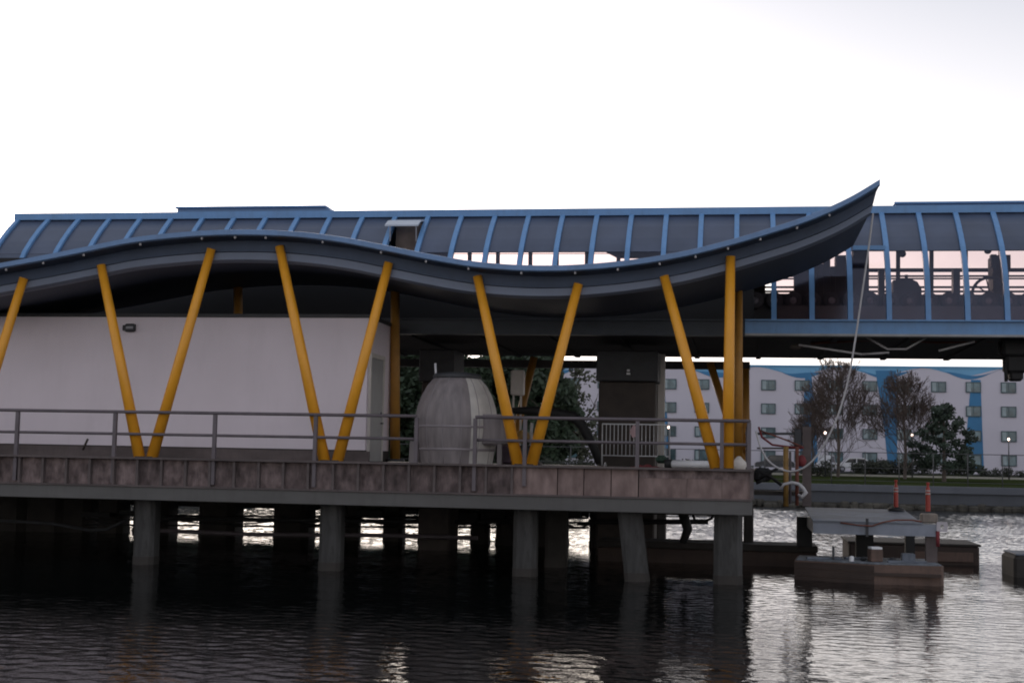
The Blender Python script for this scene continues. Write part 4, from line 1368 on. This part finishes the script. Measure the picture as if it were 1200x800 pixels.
MB().tube([(eq.x + .3, 44.9, 3.4), (eq.x + .35, 44.9, 4.2)], .05, 8).build('exhaust', M_['cable'], PS)
bn = P(592, 530, Y=37.6)
tag(MB().cbox((bn.x, 38.0, 3.16), .62, .5, .55, .1, .06).build('tool_crate', mat('dark_purple_crate', (.05, .03, .045), .7, var=.3)), 'dark purple crate between the tank outlet and the yellow V', 'crate')

# ------------------------------------------------------------------ footing and floating work area on the right
fx0, fx1 = P(700, 650, Y=43.5).x, P(957.5, 645, Y=43.5).x
FT = thing('concrete_footing', ((fx0 + fx1) / 2, 43.5, -.8), 'long low brown concrete footing in the water under the pier end', 'footing')
MB().cbox(((fx0 + fx1) / 2, 44.4, -.2), fx1 - fx0, 1.8, 1.25, 0, .04).build('block', M_['pontoon_dark'], FT)
MB().cbox(((fx0 + fx1) / 2, 44.4, .53), fx1 - fx0 + .06, 1.9, .2, 0, .03).build('cap', M_['concrete_dark'], FT)

# front caisson, two toned faces, cluttered top
pa, pb, pc_ = P(930, 676, z=0), P(1022, 682, z=0), P(1103, 684, z=0)
pf = [(pa.x, 38.75), (pb.x, 37.95), (pc_.x - .08, 38.1), (pc_.x, 38.25), (pc_.x - .1, 40.6), (pa.x + .15, 40.6)]
FC = thing('work_caisson', (pb.x, 39, 0), 'brown concrete caisson littered with scraps nearest to us at right', 'caisson')
zt3 = .50
MB().plan(pf, -.8, zt3).build('hull', M_['pontoon'], FC, recalc=True)
# darker wet planks bolted on the left face
d0 = Vector((pf[0][0], pf[0][1], 0)); d1 = Vector((pf[1][0], pf[1][1], 0))
nrm = Vector((-(d1 - d0).y, (d1 - d0).x, 0)).normalized() * -1
dk = MB()
for zz0, zz1 in ((-.3, .1), (.112, .30), (.312, .47)):
    a, b = d0 + nrm * .03, d1 + nrm * .03
    dk.add([(a.x, a.y, zz0), (b.x, b.y, zz0), (b.x, b.y, zz1), (a.x, a.y, zz1), (a.x - nrm.x * .028, a.y - nrm.y * .028, zz0), (b.x - nrm.x * .028, b.y - nrm.y * .028, zz0), (b.x - nrm.x * .028, b.y - nrm.y * .028, zz1), (a.x - nrm.x * .028, a.y - nrm.y * .028, zz1)],
           [(0, 1, 2, 3), (0, 4, 5, 1), (2, 6, 7, 3), (0, 3, 7, 4), (1, 5, 6, 2)])
dk.build('fender_planks', M_['pontoon_dark'], FC, recalc=True)
MB().plan([(x * 1.0 + (.05 if x < pb.x else -.05), y + (.05 if y < 39 else -.05)) for x, y in pf], zt3 + .003, zt3 + .03).build('top_slab', M_['debris_top'], FC, recalc=True)
MB().box(pb.x - .02, pc_.x - .1, 37.98 - .06, 38.04, .22, .30).build('wale', M_['pontoon_dark'], FC)


def crate(u, v0, v1, wpx, Y, m, label, name='scrap_box', topm=None, rz=.2):
    a = P(u, v1, Y=Y)
    z0 = zt3 + .032; sx = wpx / 43.5
    h = (v1 - v0) / 43.5
    t = thing(name, (a.x, Y, z0), label, 'box', 'scraps on the caisson')
    MB().cbox((a.x, Y, z0 + h / 2), sx, .35, h, rz, .02).build('box', m, t)
    if topm:
        MB().cbox((a.x, Y, z0 + h + .035), sx * .9, .33, .06, rz, .01).build('lid', topm, t)


crate(1025.5, 645, 659, 14, 38.7, M_['pontoon'], 'small brown box with white lid on the caisson', 'scrap_box', M_['white'])
crate(1064, 648, 657, 15, 39.3, M_['sheet'], 'grey blue metal box on the caisson', 'metal_box', None, 0)
cr = P(998, 657, Y=38.6)
tag(MB().lathe((cr.x, 38.6, zt3 + .03), [(.06, 0), (.065, .1), (.05, .13), (.01, .14)], 10).build('white_tub', M_['white']), 'tiny white tub on the caisson edge', 'tub')
cr = P(976.5, 655, Y=39)
tag(MB().bar((cr.x, 39, zt3 + .03), (cr.x, 39, zt3 + .38), .06).build('steel_stub', M_['dark']), 'short dark steel stub standing on the caisson', 'stub')
for i, (u0_, u1_, y, lab) in enumerate(((945, 985, 38.95, 'pale plank lying along the dark side of the caisson'), (990, 1018, 39.4, 'grey plank lying behind the white tub'), (1040, 1085, 38.5, 'pale plank lying along the red brown side of the caisson'))):
    a = P(u0_, 655, Y=y); b = P(u1_, 656, Y=y + .25)
    tag(MB().bar((a.x, y, zt3 + .06), (b.x, y + .25, zt3 + .06), .14, .05).build('scrap_plank', M_['sheet']), lab, 'plank', 'planks on the caisson')
for (u, y, lab) in ((1012, 38.9, 'dark stone lump beside the brown box on the caisson'), (1046, 38.9, 'dark stone lump right of the brown box on the caisson')):
    c = P(u, 657, Y=y)
    tag(MB().cbox((c.x, y, zt3 + .085), .2, .18, .11, .5, .05).build('stone_lump', M_['dark']), lab, 'stone', 'stones on the caisson')

# rear caisson
qa, qb = P(995, 662, Y=46.5).x, P(1148, 660, Y=46.5).x
RC = thing('rear_caisson', ((qa + qb) / 2, 47, 0), 'dark concrete caisson floating behind the grey work platform', 'caisson')
MB().cbox(((qa + qb) / 2, 48.0, .02), qb - qa, 3.0, 1.16, 0, .05).build('hull', M_['pontoon_dark'], RC)
MB().cbox(((qa + qb) / 2, 48.0, .62), qb - qa + .1, 3.1, .07, 0, .02).build('top_slab', M_['concrete_dark'], RC)
MB().cbox(((qa + qb) / 2 + .9, 46.48, .25), (qb - qa) * .45, .05, .3, 0, .01).build('wale', M_['pontoon'], RC)
# stray pontoon at the frame edge
ea = P(1188.5, 675, Y=42).x
EP = thing('edge_pontoon', (ea + 1.5, 42, 0), 'dark slate pontoon cut by the right photo edge', 'pontoon')
MB().cbox((ea + 1.6, 43, .05), 3.2, 2, 1.1, 0, .08).build('hull', M_['concrete_dark'], EP)
MB().cbox((ea + 1.6, 43, .63), 3.1, 1.9, .05, 0, .01).build('top_plate', M_['sheet'], EP)

# steel work platform
s0, s1 = P(953, 612, Y=39.0), P(1097.5, 614, Y=39.0)
zf = P(1020, 612.5, Y=39.0).z; zl = P(1020, 626.5, Y=39.0).z
zb_ = zf + .22
WPF = thing('work_platform', ((s0.x + s1.x) / 2, 40, zl), 'grey steel platform on legs above the caissons', 'platform')
MB().box(s0.x, s1.x, 39.0, 39.14, zl, zf - .004).build('front_beam', M_['sheet_front'], WPF)
MB().add([(s0.x - .02, 38.96, zf), (s1.x - .35, 38.96, zf), (s1.x - .35, 43.5, zb_), (s0.x - .02, 43.5, zb_),
          (s0.x - .02, 38.96, zf + .03), (s1.x - .35, 38.96, zf + .03), (s1.x - .35, 43.5, zb_ + .03), (s0.x - .02, 43.5, zb_ + .03)],
         [(3, 2, 1, 0), (4, 5, 6, 7), (0, 1, 5, 4), (1, 2, 6, 5), (2, 3, 7, 6), (3, 0, 4, 7)]).build('deck_sheet', M_['sheet'], WPF)
for xx in (s0.x, s1.x - .45):
    MB().box(xx, xx + .12, 39.15, 43.4, zl + .02, zf - .006).build('side_beam', M_['sheet_front'], WPF)
xm = P(1016, 615, Y=39).x
MB().bar((xm, 38.97, zl - .05), (xm, 38.97, zf + .12), .07, .05).build('stiffener', M_['dark'], WPF)
lx = P(1091.5, 640, Y=39.2).x
MB().bar((lx, 39.25, zt3 + .03), (lx, 39.25, zl - .002), .29, .22).build('leg', M_['timber'], WPF)
lx2 = P(943, 620, Y=42.8).x
MB().cbox((lx2, 43.0, (zf + .62) / 2 + .0), .44, .5, zf - .62 - .04, 0, .02).build('leg', M_['black'], WPF)
for u in (1013, 1066):
    lx3 = P(u, 630, Y=46.2).x if False else P(u, 630, Y=43.2).x
    MB().bar((lx3, 43.2, -.5), (lx3, 43.2, zf + .0), .5 if u < 1030 else .26, .3).build('leg', M_['black'], WPF)
# red cable across the platform
tag(MB().tube([P(985, 612, Y=38.93), P(1005, 615, Y=38.93), P(1022, 616, Y=38.93), P(1035, 611.5, Y=38.93), P(1050, 609, Y=39.1), P(1068, 609, Y=39.2), P(1080, 611, Y=39.1)], .022, 6).build('red_cable', M_['rust']), 'reddish cable trailing over the front edge of the work platform', 'cable')
# tan block, plate
c = P(1089, 606, Y=39.3)
tag(MB().cbox((c.x, 39.4, zf + .03 + .125), .42, .4, .25, 0, .03).build('ballast_block', M_['tan']), 'tan concrete block on the right end of the work platform', 'block')
pl = MB(); c = P(1104, 617, Y=38.95)
hw, hh, hr = .14, .13, .05
ring = []
n = 24
vs = []
for k in range(n):
    th = 2 * math.pi * k / n
    ct, st2 = math.cos(th), math.sin(th)
    sc_ = 1 / max(abs(ct) / hw, abs(st2) / hh)
    vs += [(c.x + ct * hr, 38.95, c.z + st2 * hr * 1.3), (c.x + ct * sc_, 38.95, c.z + st2 * sc_), (c.x + ct * hr, 38.965, c.z + st2 * hr * 1.3), (c.x + ct * sc_, 38.965, c.z + st2 * sc_)]
fs = []
for k in range(n):
    a, b = 4 * k, 4 * ((k + 1) % n)
    fs += [(a, a + 1, b + 1, b), (a + 2, b + 2, b + 3, a + 3), (a + 1, a + 3, b + 3, b + 1), (a, b, b + 2, a + 2)]
pl.add(vs, fs)
pl.build('lug_plate', mat('pale_lug_steel', (.45, .42, .45), .5, var=.1), WPF, recalc=True)
pl2 = MB().tube([P(1099, 622, Y=38.97), P(1099, 640, Y=38.97)], .05, 6)
tag(pl2.build('red_strap', M_['red']), 'dark red strap hanging beside the right leg of the work platform', 'strap')


# delineator posts
def delineator(u, vt, vb, Y, z0, label, base=True):
    a = P(u, vb, Y=Y); b = P(u - 1, vt, Y=Y)
    t = thing('delineator_post', (a.x, Y, z0), label, 'marker post', 'orange marker posts on the work platform')
    h = b.z - z0
    MB().lathe((a.x, Y, z0), [(.065, .05), (.065, h * .5), (.055, h * .8), (.035, h * .86), (.035, h * .93), (.05, h * .96), (.045, h), (.01, h)], 14).build('post', M_['orange'], t)
    for f_ in (.60, .70):
        MB().lathe((a.x, Y, z0), [(.058, h * f_), (.067, h * (f_ + .003)), (.064, h * (f_ + .05)), (.055, h * (f_ + .053))], 14).build('band', M_['reflect'], t)
    if base:
        MB().lathe((a.x, Y, z0), [(.24, 0), (.24, .05), (.14, .09), (.08, .1)], 14).build('base', M_['black'], t)


delineator(1087.5, 565, 602, 39.4, zf + .03 + .253, 'orange marker post standing on the tan block', False)
delineator(1050, 562, 597, 42.9, zb_ + .035 - .03 * .6, 'orange marker post on a black base at the back of the platform')

# ------------------------------------------------------------------ hanging cable and mooring gear
cab = [(1023, 250), (1018, 290), (1010, 345), (1003, 393), (995, 440), (985, 478), (973, 507), (960, 530), (946, 545), (930, 552), (914, 549), (900, 539), (891, 523), (886, 505)]
yy = np.linspace(36.3, 38.0, len(cab))
pts_ = [P(u, v, Y=float(y)) for (u, v), y in zip(cab, yy)]
# densify with a Catmull-Rom curve
dn = []
for i in range(len(pts_) - 1):
    p0, p1, p2, p3 = pts_[max(i - 1, 0)], pts_[i], pts_[i + 1], pts_[min(i + 2, len(pts_) - 1)]
    for s in np.linspace(0, 1, 6, endpoint=False):
        dn.append(.5 * ((2 * p1) + (p2 - p0) * s + (2 * p0 - 5 * p1 + 4 * p2 - p3) * s * s + (3 * p1 - p0 - 3 * p2 + p3) * s ** 3))
dn.append(pts_[-1])
tag(MB().tube(dn, .024, 8).build('hanging_cable', M_['cable']), 'pale cable hanging in a loop from the canopy tip to the pier end', 'cable')


def pole(u, v0, v1, Y, r, m, name, label, zb=None, u1=None):
    a = P(u, v0, Y=Y); b = P(u1 or u, v1, Y=Y)
    t = MB().tube([b, a], r, 10).build(name, M_[m])
    return tag(t, label, 'pole')


GW = thing('dock_frame', (P(920, 520, Y=41).x, 41, 1.5), 'grey dock frame with rails and ropes beyond the pier end', 'frame')
gyy = 41.0
ga, gb = P(887, 508, Y=gyy), P(947, 508, Y=gyy)
MB().bar(ga, gb, .07, .07).build('top_rail', M_['dark'], GW)
MB().bar(P(887, 525, Y=gyy), P(947, 525, Y=gyy), .05, .05).build('lower_rail', M_['darkbrown'], GW)
MB().bar(P(945.5, 500, Y=gyy), Vector((gb.x - .03, gyy, P(905, 575, Y=gyy).z - .4)), .24, .22).build('post', M_['timber'], GW)
MB().cbox(P(935, 513, Y=gyy), .22, .2, .5, 0, .03).build('winch_box', M_['dark'], GW)
MB().tube([P(889, 500, Y=40.9), P(893, 512, Y=40.9), P(905, 521, Y=40.9), P(930, 524, Y=40.9), P(942, 524, Y=40.9)], .03, 6).build('red_rope', M_['red'], GW)
MB().tube([P(890, 504, Y=40.8), P(915, 513, Y=40.8), P(940, 523, Y=40.8)], .025, 6).build('rusty_rope', M_['rust'], GW)
gz0 = P(905, 590, Y=gyy).z
MB().box(P(884, 590, Y=gyy).x, gb.x, gyy - .1, gyy + 1.2, P(905, 575, Y=gyy).z - .12, P(905, 575, Y=gyy).z).build('walkway', M_['concrete_dark'], GW)
pole(921, 523, 593, 40.6, .075, 'pole_yellow', 'mooring_pole', 'faded yellow pole hanging in front of the dock frame')
pole(934, 523, 592, 40.5, .05, 'rust', 'mooring_pole', 'thin red brown pole hanging beside the faded yellow pole')
pole(926, 529, 590, 40.9, .035, 'galv', 'mooring_pole', 'thin grey pole between the faded yellow and red poles')
lb = [P(u, v, Y=40.3) for u, v in ((914, 573), (919, 567), (928, 565), (936, 567), (941, 572), (944, 577), (940, 582), (935, 579))]
tag(MB().tube(lb, [.03, .04, .045, .05, .06, .07, .06, .03], 8).build('white_rope_coil', M_['cable']), 'bundled white rope slung across the hanging poles', 'rope')
rc = P(939, 540, Y=40.7)
tag(MB().lathe((rc.x, 40.7, rc.z), [(.02, -.16), (.1, -.13), (.15, 0), (.1, .13), (.03, .17)], 12).build('red_buoy', M_['red']), 'dark red buoy hung on the dock frame post', 'buoy')
tl_ = MB()
for pts2 in ([(888, 552), (900, 556), (918, 570)], [(890, 560), (905, 552), (912, 548)], [(886, 566), (897, 561)]):
    tl_.tube([P(u, v, Y=41.6) for u, v in pts2], .05, 6)
tl_.cbox(P(893, 556, Y=41.8), .5, .4, .4, .3, .08)
tag(tl_.build('tangled_hoses', M_['black']), 'tangled black hoses heaped behind the pier end railing', 'hoses')
